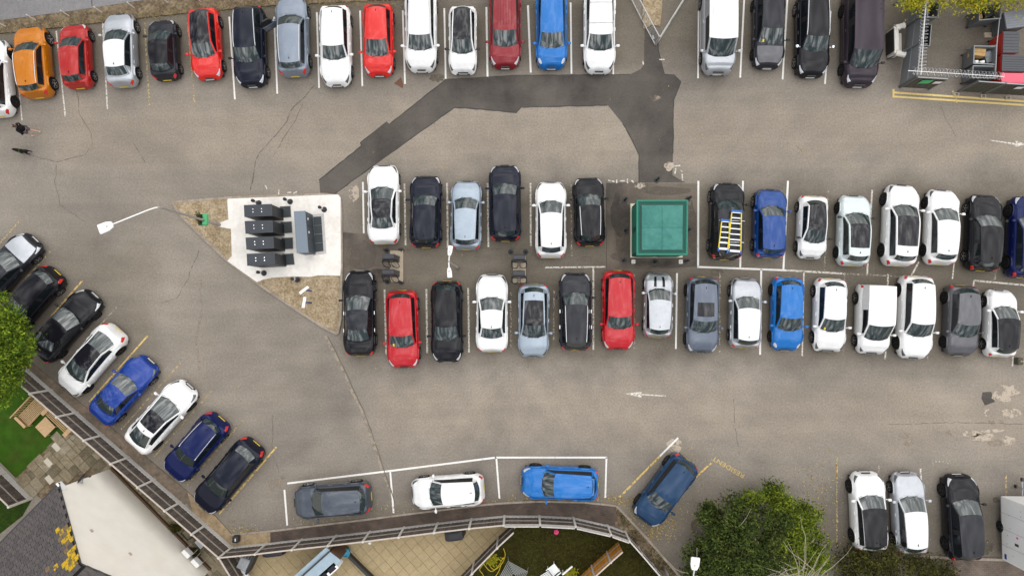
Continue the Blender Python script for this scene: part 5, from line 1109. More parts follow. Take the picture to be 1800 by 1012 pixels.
th = R(118); dd = Vector((-math.cos(th - R(56)), math.sin(th - R(56)), 0)).normalized(); nn = Vector((-dd.y, dd.x, 0)); o0 = Vector((hx, hy, 0))
prf = [(0, .32), (1.0, .34), (1.05, .95), (.98, 1.0), (.72, 1.42), (.35, 1.38), (.02, .98)]
m.add([o0 + dd * a + nn * .0 + Vector((0, 0, z)) + nn * (-.14 * max(0, z - .95)) for a, z in prf] + [o0 + dd * a + nn * .09 + Vector((0, 0, z)) + nn * (-.14 * max(0, z - .95)) for a, z in prf], [tuple(range(7)), tuple(range(13, 6, -1))] + [(i, 7 + i, 7 + (i + 1) % 7, (i + 1) % 7) for i in range(7)])
m.build('open_door', 'black_trim', t7, True, bevel=.02); m = MB().box(o0 + dd * .5 - nn * -.10 + Vector((0, 0, .7)), (.98, .03, .5), math.atan2(dd.y, dd.x)); m.build('door_skin', i7['P'], t7, True)
# ------------------------------------------------------------------ mesh fence at the top
mat('wire_grey', (.46, .45, .43), .5, metal=.3)
def mesh_fence(label, pts, h=1.35, step=.22):
    W_ = GP(pts); r = thing('mesh_fence', label, 'fence', W_[0], group='galvanised mesh fences'); 
    for p in W_: MB().tube([(p.x, p.y, 0), (p.x, p.y, h)], .035, 8).build('post', 'wire_grey', r)
    for a, b in zip(W_, W_[1:]):
        for z in (.12, h - .03): MB().tube([(a.x, a.y, z), (b.x, b.y, z)], .032, 6).build('rail', 'wire_grey', r)
        m = MB(); d = b - a; n = int(d.length / step)
        for k in range(1, n): p = a + d * k / n; m.tube([(p.x, p.y, .12), (p.x, p.y, h - .03)], .006, 4, caps=False)
        for k in range(1, 6): z = .12 + (h - .15) * k / 6; m.tube([(a.x, a.y, z), (b.x, b.y, z)], .006, 4, caps=False)
        m.build('wire_mesh', 'wire_grey', r, kind='stuff')
mesh_fence('wire mesh fence slanting up left from the gravel strip', [(1151, 80), (1128, 37), (1105, -8), (1080, -55)]); mesh_fence('wire mesh fence slanting up right from the gravel strip', [(1153, 80), (1178, 40), (1204, -2), (1230, -44)])
p = G(1148, 66); vp_ = thing('valve_cover', 'small dark valve cover plate inside the mesh fence corner', 'cover', (p.x, p.y, 0)); MB().box((p.x, p.y, .02), (.22, .45, .03), R(12)).build('plate', 'black_plastic', vp_); MB().box((p.x, p.y, .04), (.10, .22, .015), R(12)).build('lid', 'steel_grey', vp_)
# verge posts
mat('post_pale', (.55, .50, .46), .8); vpm = MB().box((0, 0, .38), (.055, .055, .76)).mesh('shaft', 'post_pale'); vcm = MB().lathe([(.045, .755), (.02, .79)], 6).mesh('cap', 'post_pale')
for i, (x, y) in enumerate(((10, 47), (62.5, 36), (121.5, 28.5), (179, 22.5), (236, 14.5), (296, 6), (353, 4))):
    p = G(x, y, .1); r = thing('verge_post', 'slim pale post on the verge, number %d counted from the left edge' % (i + 1) if False else 'slim pale verge post, %s from the left edge' % ['first', 'second', 'third', 'fourth', 'fifth', 'sixth', 'seventh'][i], 'post', (p.x, p.y, .09), group='slim posts on the verge'); inst(vpm, 'shaft', r); inst(vcm, 'cap', r)
# ------------------------------------------------------------------ bin compound
mat('panel_grey', (.17, .18, .19), .55, var=.1); mat('panel_frame', (.10, .105, .11), .5); mat('slat_olive', (.085, .080, .062), .85, var=.25); mat('bin_red', (.50, .030, .022), .5); mat('bin_lid', (.055, .058, .066), .5, var=.08); mat('bin_lid_grey', (.17, .18, .20), .5, var=.08); mat('bin_pink', (.70, .10, .16), .5); mat('cardboard', (.42, .27, .12), .85, var=.15); mat('steel_bin', (.15, .16, .17), .5, metal=.3, var=.12); mat('razor', (.80, .80, .80), .3, metal=.5)
cw = [G(1580, 153), G(1588, 95), G(1594, 48), G(1600, -2), G(1605, -40)]
bf = thing('compound_fence', 'grey panelled side fence with slanting braces beside the upturned armchair', 'fence', cw[0])
for p in cw: MB().box((p.x, p.y, .93), (.09, .09, 1.86)).build('post', 'panel_frame', bf)
for a, b in zip(cw, cw[1:]):
    d = b - a; an = math.atan2(d.y, d.x); c = (a + b) / 2
    for k in range(2):
        MB().box((c.x, c.y, .48 + .88 * k), (d.length - .10, .035, .84), an).build('panel', 'panel_grey', bf, bevel=.008, segs=1)
    MB().box((c.x, c.y, 1.83), (d.length - .10, .06, .05), an).build('cap_rail', 'steel_grey', bf); MB().box((c.x - .03, c.y, .93), (d.length - .1, .03, .05), an).build('rail', 'steel_grey', bf)
    MB().tube([(b.x, b.y, 1.7), (b.x - 1.0, b.y - .35, .02)], .04, 6).build('brace', 'panel_frame', bf)
def slat_gate(label, a, b, n, an_s=1):
    A, B = G(*a), G(*b); d = B - A; an = math.atan2(d.y, d.x); r = thing('slatted_gate', label, 'gate', A, group='slatted gates of the bin compound'); u = d.normalized()
    for k in range(n): p = A.lerp(B, (k + .5) / n); MB().box((p.x, p.y + (.012 if k % 2 else 0), .98), (d.length / n - .03, .022, 1.66), an).build('slat', 'slat_olive', r)
    for z in (.30, 1.70): p = (A + B) / 2; MB().box((p.x, p.y + .04, z), (d.length, .05, .09), an).build('rail', 'panel_frame', r)
    for p in (A, B): MB().box((p.x, p.y + .03, .92), (.09, .09, 1.84), an).build('post', 'panel_frame', r)
    p = (A + B) / 2; MB().box((p.x, p.y, 1.84), (d.length, .06, .04), an).build('cap', 'steel_grey', r)
    return r, A, B
gA, a0, a1 = slat_gate('left slatted gate panel carrying a green sign', (1582, 155), (1632, 158), 10)
gB, b0, b1 = slat_gate('right slatted gate panel in front of the red bins', (1684, 162), (1728, 165), 9); gC, c0_, c1_ = slat_gate('rightmost slatted fence panel cut by the right edge', (1730, 165.5), (1815, 171), 16)
for (f, wd_, m_, nm, lb) in ((.42, .62, 'sign_green', 'green_sign', 'plain green sign on the left slatted gate'), (.82, .42, 'white_plastic', 'white_sign', 'small white sign on the left slatted gate')):
    p = a0.lerp(a1, f); s = thing(nm, lb, 'sign', (p.x, p.y - .06, 1.35)); MB().box((p.x, p.y - .06, 1.35), (wd_, .02, .5 if wd_ > .5 else .3)).build('board', m_, s, bevel=.006, segs=1); MB().box((p.x, p.y - .04, 1.35), (wd_ * .8, .02, .05)).build('fixing', 'steel_grey', s)
p = c0_.lerp(c1_, .35); s = thing('white_sign', 'small white sign on the rightmost slatted panel', 'sign', (p.x, p.y - .06, 1.45)); MB().box((p.x, p.y - .06, 1.45), (.42, .02, .28)).build('board', 'white_plastic', s); MB().box((p.x, p.y - .04, 1.45), (.3, .02, .05)).build('fixing', 'steel_grey', s)
for i, (x, y) in enumerate(((1680, 163), (1727, 166.5), (1771, 169.5))):
    p = G(x, y); s = thing('footing_block', '%s pale concrete foot under the right slatted panels' % ['left', 'middle', 'right'][i], 'block', (p.x, p.y - .12, 0), group='concrete feet under the gates'); MB().box((p.x, p.y - .12, .05), (.30, .20, .10)).build('block', 'charger_base', s, bevel=.015); MB().box((p.x, p.y - .12, .105), (.16, .12, .012)).build('socket', 'panel_frame', s)
def razor(label, a, b, z=2.15, rad=.20):
    A, B = G(*a, z), G(*b, z); r = thing('razor_wire', label, 'razor wire', A, group='coils of razor wire'); d = B - A; n = int(d.length * 5.2); u = d.normalized(); s_ = Vector((-u.y, u.x, 0)); rnd = random.Random(int(a[0])); pts = []
    for k in range(n * 9): t = k / (n * 9); th = 2 * math.pi * k / 9 ; rr = rad * (1 + .18 * math.sin(k * .7)); pts.append(A + d * t + (s_ * math.cos(th) + Vector((0, 0, 1)) * math.sin(th)) * rr)
    m = MB().tube(pts, .008, 4, caps=False)
    for k in range(0, len(pts), 2):
        v = Vector((rnd.gauss(0, 1), rnd.gauss(0, 1), rnd.gauss(0, 1))).normalized() * .045; w2 = Vector((rnd.gauss(0, 1), rnd.gauss(0, 1), rnd.gauss(0, 1))).normalized() * .014; m.add([pts[k] - v, pts[k] + w2, pts[k] + v, pts[k] - w2], [(0, 1, 2, 3)])
    m.build('coil', 'razor', r, kind='stuff'); MB().tube([A - u * .25, B], .022, 6).build('support_wire', 'razor', r)
razor('white razor wire coil running along the side of the compound', (1619.5, 124), (1629, -20)); razor('white razor wire coil running across the compound gate', (1604, 125), (1765, 135))
def steel_bin(label, tops, z, content=None, wheels=True, m='steel_bin'):
    q = [tuple(p[:2]) for p in [G(x, y, z) for x, y in tops]]; c = sum((Vector(p) for p in q), Vector((0, 0))) / 4; r = thing('open_skip_bin', label, 'bin', (c.x, c.y, 0), group='open metal bins'); b = [tuple(c + (Vector(p) - c) * .86) for p in q]; qi = inset(q, .05); bi = inset(b, .05); n = len(q)
    area = sum(q[i][0] * q[(i + 1) % n][1] - q[(i + 1) % n][0] * q[i][1] for i in range(n))
    if area < 0: q, b, qi, bi = q[::-1], b[::-1], qi[::-1], bi[::-1]
    vs = [(x, y, .16) for x, y in b] + [(x, y, z) for x, y in q] + [(x, y, z) for x, y in qi] + [(x, y, .24) for x, y in bi]
    MB().add(vs, [(3, 2, 1, 0)] + [(4 * r_ + i, 4 * r_ + (i + 1) % 4, 4 * r_ + 4 + (i + 1) % 4, 4 * r_ + 4 + i) for r_ in range(3) for i in range(4)] + [(12, 13, 14, 15)]).build('tub', m, r)
    MB().tube([(x, y, z + .01) for x, y in q + q[:1]], .028, 6).build('rim', 'steel_grey', r)
    for x, y in b: MB().lathe([(.08, -.03), (.08, .03)], 10, (x, y, .08), mtx=Matrix.Rotation(R(90), 3, 'X')).build('castor', 'black_plastic', r)
    return r, c
def junk(c, z, lst):
    for nm, lb, cat, dx, dy, sz, m_, rz in lst:
        t = thing(nm, lb, cat, (c.x + dx, c.y + dy, z)); x, y, h = sz; k = random.uniform(.05, .1)
        MB().add([(-x / 2, -y / 2, 0), (x / 2, -y / 2, k * h), (x / 2 * .9, y / 2, 0), (-x / 2, y / 2 * .9, k * h), (-x / 2 * .9, -y / 2, h), (x / 2, -y / 2 * .9, h * .9), (x / 2, y / 2, h), (-x / 2, y / 2, h * .85)], [(3, 2, 1, 0), (4, 5, 6, 7), (0, 1, 5, 4), (1, 2, 6, 5), (2, 3, 7, 6), (3, 0, 4, 7)]).build('body', m_, t, True, bevel=.03); t.rotation_euler.z = R(rz)
        MB().box((0, 0, h + .0), (x * .8, .04, .02)).build('flap', m_, t, True)
r, c = steel_bin('open metal bin holding black bags below the hedge', ((1721, 12), (1759, 5), (1759, 33), (1721, 36)), 1.25)
junk(c, .62, [('rubbish_bag', 'black bag in the open bin below the hedge', 'bag', .15, .1, (.6, .5, .35), 'black_plastic', 20), ('cardboard_box', 'brown carton in the open bin below the hedge', 'box', -.35, -.1, (.35, .3, .3), 'cardboard', 10)])
r, c = steel_bin('open metal bin holding cardboard beside the red bins', ((1712, 81), (1751, 82), (1750, 114), (1711, 112)), 1.25)
junk(c, .62, [('cardboard_box', 'large brown carton leaning in the open bin beside the red bins', 'box', -.2, .25, (.75, .45, .5), 'cardboard', -8), ('white_packet', 'left white packet in the open bin beside the red bins', 'packet', -.32, -.3, (.2, .2, .45), 'white_plastic', 0), ('white_packet', 'right white packet in the open bin beside the red bins', 'packet', .0, -.32, (.26, .18, .46), 'white_plastic', 5), ('rubbish_bag', 'grey bag in the open bin beside the red bins', 'bag', .4, 0, (.4, .7, .4), 'steel_bin', 10)])
steel_bin('empty open metal bin directly behind the razor wire', ((1710, 116), (1750, 117), (1750, 138), (1709, 137)), 1.2)
steel_bin('open metal bin half under the hedge near the side fence', ((1628, 4), (1651, 5), (1649, 31), (1630, 31)), 1.2)
steel_bin('black open crate bin beneath the side razor wire', ((1616, 42), (1637, 44), (1634, 81), (1614, 80)), 1.0, m='locker_side')
def wheelie(label, tops, z, body, lid, ribs=True, tilt=0.):
    q = [tuple(p[:2]) for p in [G(x, y, z) for x, y in tops]]; c = sum((Vector(p) for p in q), Vector((0, 0))) / 4; r = thing('wheelie_bin', label, 'bin', (c.x, c.y, 0), group='lidded bins')
    qb = [tuple(c + (Vector(p) - c) * .88) for p in q]; q2 = [tuple(c + (Vector(p) - c) * .98) for p in q]
    MB().add([(x, y, .14) for x, y in qb] + [(x, y, z - .09) for x, y in q2], [(0, 1, 2, 3), (7, 6, 5, 4)] + [(i, (i + 1) % 4, 4 + (i + 1) % 4, 4 + i) for i in range(4)]).build('body', body, r, bevel=.02)
    ld = MB().prism(q, z - .085, z).build('lid', lid, r, bevel=.03)
    if ribs:
        a, b, c_, d = [Vector(p) for p in q]
        for k in range(1, 7):
            f = k / 7; p0, p1 = a.lerp(d, f), b.lerp(c_, f); p0, p1 = p0.lerp(p1, .06), p0.lerp(p1, .94); MB().tube([(p0.x, p0.y, z + .004), (p1.x, p1.y, z + .004)], .014, 5).build('lid_rib', lid, ld)
    for x, y in qb[:2]: MB().lathe([(.09, -.03), (.09, .03)], 10, (x, y, .09), mtx=Matrix.Rotation(R(90), 3, 'X')).build('wheel', 'black_plastic', r)
wheelie('grey lidded large bin at the top right of the compound', ((1765, 22), (1806, 15), (1808, 46), (1770, 51)), 1.35, 'panel_frame', 'bin_lid_grey'); wheelie('upper red bin with dark ribbed lid', ((1764, 55), (1793, 56), (1792, 93), (1763, 93)), 1.35, 'bin_red', 'bin_lid'); wheelie('lower red bin with dark ribbed lid cut by the right edge', ((1762, 95.5), (1806, 97), (1806, 126), (1761, 125)), 1.35, 'bin_red', 'bin_lid'); wheelie('bin with bright pink lid behind the razor wire', ((1760, 128), (1806, 129), (1806, 147), (1761, 146)), 1.4, 'bin_red', 'bin_pink', False)
p = G(1742, 60); dv = thing('divider_rail', 'grey post and rail beside the red bins', 'rail', (p.x, p.y, 0))
A, B, C_ = G(1757, 33, 1.3), G(1752, 80, 1.3), G(1750, 125, 1.3); MB().tube([A, B, C_], .03, 6).build('rail', 'steel_grey', dv); MB().tube([(B.x, B.y, 0), B], .04, 6).build('post', 'steel_grey', dv); MB().tube([B, (B.x - .9, B.y + .3, .05)], .03, 6).build('brace', 'steel_grey', dv)
q = G(1735, 63); MB().box((q.x, q.y, .05), (.4, .3, .1)).build('foot_block', 'charger_base', dv)
# upturned armchair
mat('sofa_white', (.66, .63, .58), .7, var=.05); p = G(1562, 80); ac = thing('armchair', 'white armchair tipped on its back beside the long black van', 'armchair', (p.x, p.y, 0))
MB().box((p.x - .16, p.y, .46), (.06, 1.30, .86)).build('underside', 'black_plastic', ac, bevel=.02); MB().box((p.x + .02, p.y, .44), (.30, 1.26, .80)).build('seat', 'sofa_white', ac, bevel=.06); MB().box((p.x + .32, p.y, .16), (.62, 1.26, .30)).build('backrest', 'sofa_white', ac, bevel=.08)
for s in (-1, 1):
    MB().box((p.x + .08, p.y + s * .70, .44), (.44, .17, .84)).build('arm', 'sofa_white', ac, bevel=.05); MB().tube([(p.x - .02, p.y + s * .74, .74), (p.x + .50, p.y + s * .86, .76)], .15, 16).build('arm_roll', 'sofa_white', ac, smooth=False, bevel=.04)
# ------------------------------------------------------------------ trailer
c = G(1760, 926, .45); tr = thing('box_trailer', 'tall white box trailer cut by the right edge', 'trailer', (c.x + 1.1, c.y, 0)); y0, y1 = G(1760, 871, .45).y, G(1760, 983, .45).y; x0 = c.x; mat('trailer_white', (.78, .78, .77), .4, var=.02, vscale=.6); ym = (y0 + y1) / 2
MB().box((x0 + 1.1, ym, 1.45), (2.2, y0 - y1, 2.0)).build('box_body', 'trailer_white', tr, bevel=.04); MB().box((x0 + 1.1, ym, .40), (2.1, y0 - y1 - .1, .12)).build('chassis', 'steel_grey', tr)
for f in (.25, .5, .75): MB().box((x0 - .004, y1 + (y0 - y1) * f, 1.45), (.012, .02, 1.9)).build('panel_joint', 'concrete_grey', tr)
MB().box((x0 - .006, y1 + 1.2, 1.65), (.014, .14, .28)).build('decal', 'cabinet_front', tr); MB().box((x0 - .006, y1 + .28, .75), (.014, .28, .16)).build('marker_plate', 'sign_blue', tr); MB().box((x0 - .006, y1 + 1.6, 1.7), (.014, .10, .14)).build('decal', 'bin_pink', tr)
rnd = random.Random(4)
for k in range(9): MB().lathe([(.03, -.012), (.02, .0)], 8, (x0 - .004, rnd.uniform(y1 + .3, y0 - .2), rnd.uniform(.7, 2.3)), mtx=Matrix.Rotation(R(-90), 3, 'Y')).build('rivet', 'black_plastic', tr)
ty, bd_, rims = wheel_meshes(.32)
for dx in (.1, 2.1): t_ = inst(ty, 'wheel', tr, (dx - 1.1, 0, .32), (0, 0, R(90))); inst(rims['rim_dark'], 'rim', t_)
hx_ = G(1797, 850, .45); MB().tube([(hx_.x, y0 + .02, .42), (hx_.x, y0 + .9, .42)], .05, 8).build('tow_bar', 'steel_grey', tr); MB().tube([(hx_.x - .12, y0 + .45, .1), (hx_.x - .12, y0 + .45, .75)], .035, 8).build('jockey_post', 'steel_grey', tr); MB().lathe([(.10, -.04), (.10, .04)], 12, (hx_.x - .12, y0 + .45, .11), mtx=Matrix.Rotation(R(90), 3, 'Y')).build('jockey_wheel', 'black_plastic', tr); MB().box((hx_.x, y0 + .92, .45), (.14, .2, .14)).build('hitch', 'black_plastic', tr, bevel=.03)
# small dark post with a yellow stay at the right edge
p = G(1786, 634); kb_ = thing('marker_post', 'short dark post with a yellow stay at the right edge', 'post', (p.x, p.y, 0)); MB().box((p.x, p.y, .2), (.30, .42, .40)).build('block', 'slat_olive', kb_, bevel=.06); MB().tube([(p.x, p.y, .42), (p.x + .5, p.y - .03, .1)], .03, 6).build('stay', 'paint_yellow_double', kb_)
# ------------------------------------------------------------------ garden things
mat('pine', (.50, .34, .19), .8, var=.12, vscale=3.)
an = R(45); ca, sa = math.cos(an), math.sin(an)
def loc_build(root):
    def bx(name, c, s, m='pine', b=.01): return MB().box(c, s).build(name, m, root, True, bevel=b, segs=1)
    return bx
p = G(58, 722, .35); sf = thing('garden_sofa', 'slatted timber garden sofa on the artificial turf', 'garden sofa', (p.x, p.y, .012), R(47)); bx = loc_build(sf)
for k in range(9): bx('seat_slat', (0, -.36 + .09 * k, .40), (1.55, .06, .03))
for x in (-.85, .85): bx('arm', (x, 0, .58), (.16, .85, .04)); bx('side_panel', (x, 0, .29), (.06, .82, .56))
for k in range(8): bx('back_slat', (-.7 + .2 * k, .46, .62), (.07, .04, .55))
bx('back_rail', (0, .46, .90), (1.75, .06, .06)); bx('front_rail', (0, -.42, .36), (1.6, .04, .08))
for x in (-.82, .82):
    for y in (-.38, .40): bx('leg', (x, y, .15), (.07, .07, .30))
p = G(105, 738, .35); sf = thing('garden_sofa', 'second slatted timber sofa against the fence, half hidden', 'garden sofa', (p.x, p.y, .012), R(-43)); bx = loc_build(sf)
for k in range(7): bx('seat_slat', (0, -.30 + .1 * k, .36), (1.7, .06, .03))
for x in (-.9, .9): bx('arm', (x, 0, .56), (.24, .75, .04)); bx('side_panel', (x, 0, .28), (.06, .7, .55))
for x in (-.86, .86):
    for y in (-.30, .30): bx('leg', (x, y, .14), (.07, .07, .28))
bx('back_rail', (0, .40, .75), (1.85, .05, .08))
for k in range(6): bx('back_slat', (-.75 + .3 * k, .40, .55), (.07, .04, .36))
p = G(80, 750, .38); tb_ = thing('garden_table', 'low square timber table on the artificial turf', 'table', (p.x, p.y, .012), R(45)); bx = loc_build(tb_)
for k in range(5): bx('top_plank', (0, -.34 + .17 * k, .38), (.85, .166, .03), 'pine', .004)
for x in (-.36, .36):
    for y in (-.36, .36): bx('leg', (x, y, .18), (.07, .07, .36))
bx('apron', (0, -.36, .33), (.7, .03, .07)); bx('apron', (0, .36, .33), (.7, .03, .07))
mat('cover_black', (.018, .017, .022), .6); mat('shed_blue', (.27, .35, .41), .6, var=.06, vscale=1.); mat('pot_blue', (.05, .30, .45), .5, var=.3, vscale=8.); mat('pot_white', (.55, .56, .56), .6, var=.3, vscale=8., c2=(.35, .36, .36), ramp=(.4, .6)); mat('bin_bag_grey', (.30, .31, .32), .7, var=.15); mat('hose_yellow', (.62, .46, .01), .45); mat('toy_pink', (.75, .06, .20), .5); mat('resin_white', (.76, .78, .77), .4); mat('drain_grey', (.30, .31, .30), .6)
def lump(label, px, py, rx, ry, h, rz, name='covered_barbecue', cat='barbecue'):
    p = G(px, py, h * .6); t = thing(name, label, cat, (p.x, p.y, .03), R(rz)); rnd = random.Random(int(px)); m = MB(); n = 16; vs = []; lv = [(1.0, 0), (1.02, .3), (.98, .75), (.86, .93), (.5, 1.0), (.1, 1.01)]
    for f, z in lv:
        for k in range(n):
            a = 2 * math.pi * k / n; ca_, sa_ = math.cos(a), math.sin(a); e_ = .45; q = f * rnd.uniform(.95, 1.04); vs.append((rx * q * math.copysign(abs(ca_) ** e_, ca_), ry * q * math.copysign(abs(sa_) ** e_, sa_), h * z))
    m.add(vs, [(i * n + k, i * n + (k + 1) % n, (i + 1) * n + (k + 1) % n, (i + 1) * n + k) for i in range(len(lv) - 1) for k in range(n)] + [tuple(range(len(vs) - n, len(vs)))]); m.build('cover', 'cover_black', t, True)
    MB().tube([(-rx * .9, 0, h * .35), (0, -ry * 1.03, h * .35), (rx * .9, 0, h * .35)], .015, 5).build('tie_cord', 'black_plastic', t, True)
lump('black covered barbecue against the fence on the tan patio', 799, 938, .58, .33, 1.0, 7); lump('long black covered box under the fence on the stained patio', 481, 970, .65, .22, .55, 7, 'covered_box', 'covered box')
# blue-roofed shed
sp = [G(x, y, 2.2) for x, y in ((541, 1003), (579, 969), (600, 985), (560, 1028))]; sh = thing('garden_shed', 'small shed with pale blue roof and white framed window on the patio', 'shed', (sp[0].x, sp[0].y, 0)); q = [tuple(p[:2]) for p in sp]
u_ = (sp[1] - sp[0]).normalized(); n2 = (sp[2] - sp[1]).normalized(); q = [tuple(p[:2]) for p in (sp[1], sp[2], sp[2] - u_ * 3.2, sp[1] - u_ * 3.2)]
MB().prism(inset(q, .07), .03, 2.13).build('wall', 'soffit_brown', sh); MB().prism(q, 2.135, 2.2).build('roof', 'shed_blue', sh, bevel=.01)
a, b = sp[1] - n2 * .30, sp[1] - n2 * .30 - u_ * 3.2; MB().prism([tuple(p[:2]) for p in (sp[1] - n2 * .03, a, b, b + n2 * .27)], 2.0, 2.06).build('side_roof', 'shed_blue', sh); MB().tube([(sp[1].x, sp[1].y, 2.19), tuple(sp[1] - u_ * 3.2)], .05, 6).build('gutter', 'gutter_dark', sh)
wf = sp[2] - u_ * 1.0; MB().box((wf.x - .02, wf.y, 1.7), (1.3, .42, 1.0), math.atan2(u_.y, u_.x)).build('window', 'white_plastic', sh, bevel=.01)
for k in (-.3, .3): w3 = wf + u_ * k; MB().box((w3.x, w3.y, 2.205), (.45, .26, .012), math.atan2(u_.y, u_.x)).build('pane', 'glass_roof', sh)
for (x, y, m_, lb) in ((595.5, 970.5, 'pot_white', 'round mottled white pot beside the blue-roofed shed'), (608, 971, 'pot_blue', 'round blue pot beside the blue-roofed shed')):
    p = G(x, y, .5); t = thing('plant_pot', lb, 'pot', (p.x, p.y, .03), group='pots by the shed'); MB().lathe([(.15, 0), (.21, .3), (.235, .52), (.245, .58), (.20, .58), (.19, .50), (.02, .49)], 20).build('pot', m_, t, True, smooth=False); MB().lathe([(.185, .47), (.01, .50)], 14).build('soil', m_, t, True)
a, b = G(599, 955), G(665, 1020); lw = thing('low_wall', 'thin black low wall crossing the tan patio', 'wall', a); d = b - a; MB().box(((a.x + b.x) / 2, (a.y + b.y) / 2, .25), (d.length, .12, .44), math.atan2(d.y, d.x)).build('wall_body', 'black_plastic', lw, bevel=.01); MB().box(((a.x + b.x) / 2, (a.y + b.y) / 2, .48), (d.length, .16, .03), math.atan2(d.y, d.x)).build('coping', 'black_trim', lw)
p = G(650, 953, .5); t = thing('garden_light', 'small white garden light at the fence foot', 'light', (p.x, p.y, .03)); MB().tube([(0, 0, 0), (0, 0, .45)], .03, 8).build('stem', 'white_plastic', t, True); MB().lathe([(.08, .45), (.10, .5), (.06, .58)], 12).build('cap', 'white_plastic', t, True)
# junk in the fence corner
p = G(432, 985, .6); t = thing('rubbish_trolley', 'grey box trolley with wire cage in the fence corner', 'trolley', (p.x, p.y, .03), R(-25)); MB().box((0, -.1, .5), (.6, .7, .7)).build('box', 'bin_bag_grey', t, True, bevel=.05); MB().box((.38, 0, .45), (.12, 1.1, .8)).build('side_board', 'black_plastic', t, True)
for k in range(5): MB().tube([(-.3 + .15 * k, .25, .1), (-.3 + .15 * k, .25, 1.0), (-.3 + .15 * k, .62, 1.0), (-.3 + .15 * k, .62, .1)], .012, 5).build('cage_wire', 'steel_grey', t, True)
MB().tube([(-.3, .25, 1.0), (.3, .25, 1.0), (.3, .62, 1.0), (-.3, .62, 1.0), (-.3, .25, 1.0)], .016, 5).build('cage_rim', 'steel_grey', t, True)
p = G(424, 1000, .6); t = thing('ribbed_hose', 'pale ribbed duct hose lying beside the trolley', 'hose', (p.x, p.y, .5), R(-55)); prof = []
for k in range(14): prof += [(.15 if k % 2 else .12, k * .05)]
MB().lathe(prof, 14, (0, 0, 0), mtx=Matrix.Rotation(R(90), 3, 'Y')).build('duct', 'white_plastic', t, True); MB().lathe([(.13, -.03), (.16, 0)], 14, (.68, 0, 0), mtx=Matrix.Rotation(R(90), 3, 'Y')).build('collar', 'bin_bag_grey', t, True)
for (x, y, s, lb, w_) in ((329, 938, .5, 'upper dark planter box beside the cream house', 0), (352, 954, .5, 'lower dark planter box with pale lid beside the cream house', 1)):
    p = G(x, y, .4); t = thing('planter_box', lb, 'planter', (p.x, p.y, .03), R(-46)); m = MB()
    for sx, sy, a_, b_ in ((0, .21, .62, .04), (0, -.21, .62, .04), (.29, 0, .04, .38), (-.29, 0, .04, .38)): m.box((sx, sy, .22), (a_, b_, .44))
    m.build('sides', 'black_plastic', t, True); MB().box((0, 0, .19 if not w_ else .40), (.54, .38, .34 if not w_ else .05)).build('soil' if not w_ else 'lid', 'slab_c' if not w_ else 'bin_bag_grey', t, True)
p = G(409, 954, .4); t = thing('fence_lantern', 'small black box lantern on the fence corner', 'lantern', (p.x + .15, p.y + .2, .05)); MB().box((0, 0, .2), (.34, .38, .4)).build('box', 'black_plastic', t, True, bevel=.04); MB().box((.02, 0, .405), (.06, .16, .02)).build('lens', 'white_plastic', t, True)
# hose, drying rack, white chair, pink toy on the lawn
pts = [(885, 963), (888, 975), (882, 990), (870, 1000), (862, 995), (858, 985), (868, 978), (880, 985), (878, 1000), (868, 1015), (855, 1020), (848, 1008), (843, 1000), (850, 990), (846, 984), (862, 1003), (875, 995), (884, 980)]
W_ = [G(x, y, .05) for x, y in pts]; sm = []
for i in range(len(W_) - 1):
    p0, p1, p2, p3 = W_[max(i - 1, 0)], W_[i], W_[i + 1], W_[min(i + 2, len(W_) - 1)]
    for k in range(5): t_ = k / 5; sm.append(.5 * (2 * p1 + (p2 - p0) * t_ + (2 * p0 - 5 * p1 + 4 * p2 - p3) * t_ ** 2 + (3 * p1 - p0 - 3 * p2 + p3) * t_ ** 3) + Vector((0, 0, .02 * math.sin(i))))
hs = thing('garden_hose', 'loose loops of yellow hose on the lawn by the brown fence', 'hose', sm[0]); MB().tube(sm, .020, 7).build('hose', 'hose_yellow', hs, smooth=True); MB().tube([sm[-1], sm[-1] + Vector((.08, .1, .02))], .04, 8).build('nozzle', 'hose_yellow', hs)
p = G(903, 1010, .8); t = thing('drying_rack', 'pale grey ribbed drain rack lying on the lawn', 'rack', (p.x, p.y, .4), R(-28))
for k in range(7): w2 = .62 - .085 * k; MB().tube([(-w2, -w2 * .8, .3 + .02 * k), (w2, -w2 * .8, .3 + .02 * k), (w2, w2 * .8, .3 + .02 * k), (-w2, w2 * .8, .3 + .02 * k), (-w2, -w2 * .8, .3 + .02 * k)], .026, 5).build('ring_bar', 'drain_grey', t, True)
for s in (-1, 1):
    for s2 in (-1, 1): MB().tube([(s * .6, s2 * .48, .3), (s * .66, s2 * .52, -.38)], .02, 5).build('leg', 'drain_grey', t, True)
p = G(962, 1012, .6); t = thing('garden_chair', 'white slatted plastic garden chair at the bottom edge', 'chair', (p.x, p.y, .012), R(38)); 
for k in range(7): MB().box((-.03, -.24 + .08 * k, .68), (.62, .045, .03), mtx=Matrix.Rotation(R(-20), 3, 'Y')).build('back_slat', 'resin_white', t, True)
MB().box((-.30, 0, .80), (.06, .58, .05)).box((.30, 0, .58), (.06, .58, .05)).build('back_rail', 'resin_white', t, True); MB().box((.5, 0, .42), (.46, .52, .04)).build('seat', 'resin_white', t, True, bevel=.02)
for s in (-1, 1):
    MB().box((.45, s * .30, .62), (.62, .06, .04)).build('arm', 'resin_white', t, True, bevel=.015)
    for x in (.25, .7): MB().tube([(x, s * .25, 0), (x, s * .27, .42)], .025, 6).build('leg', 'resin_white', t, True)
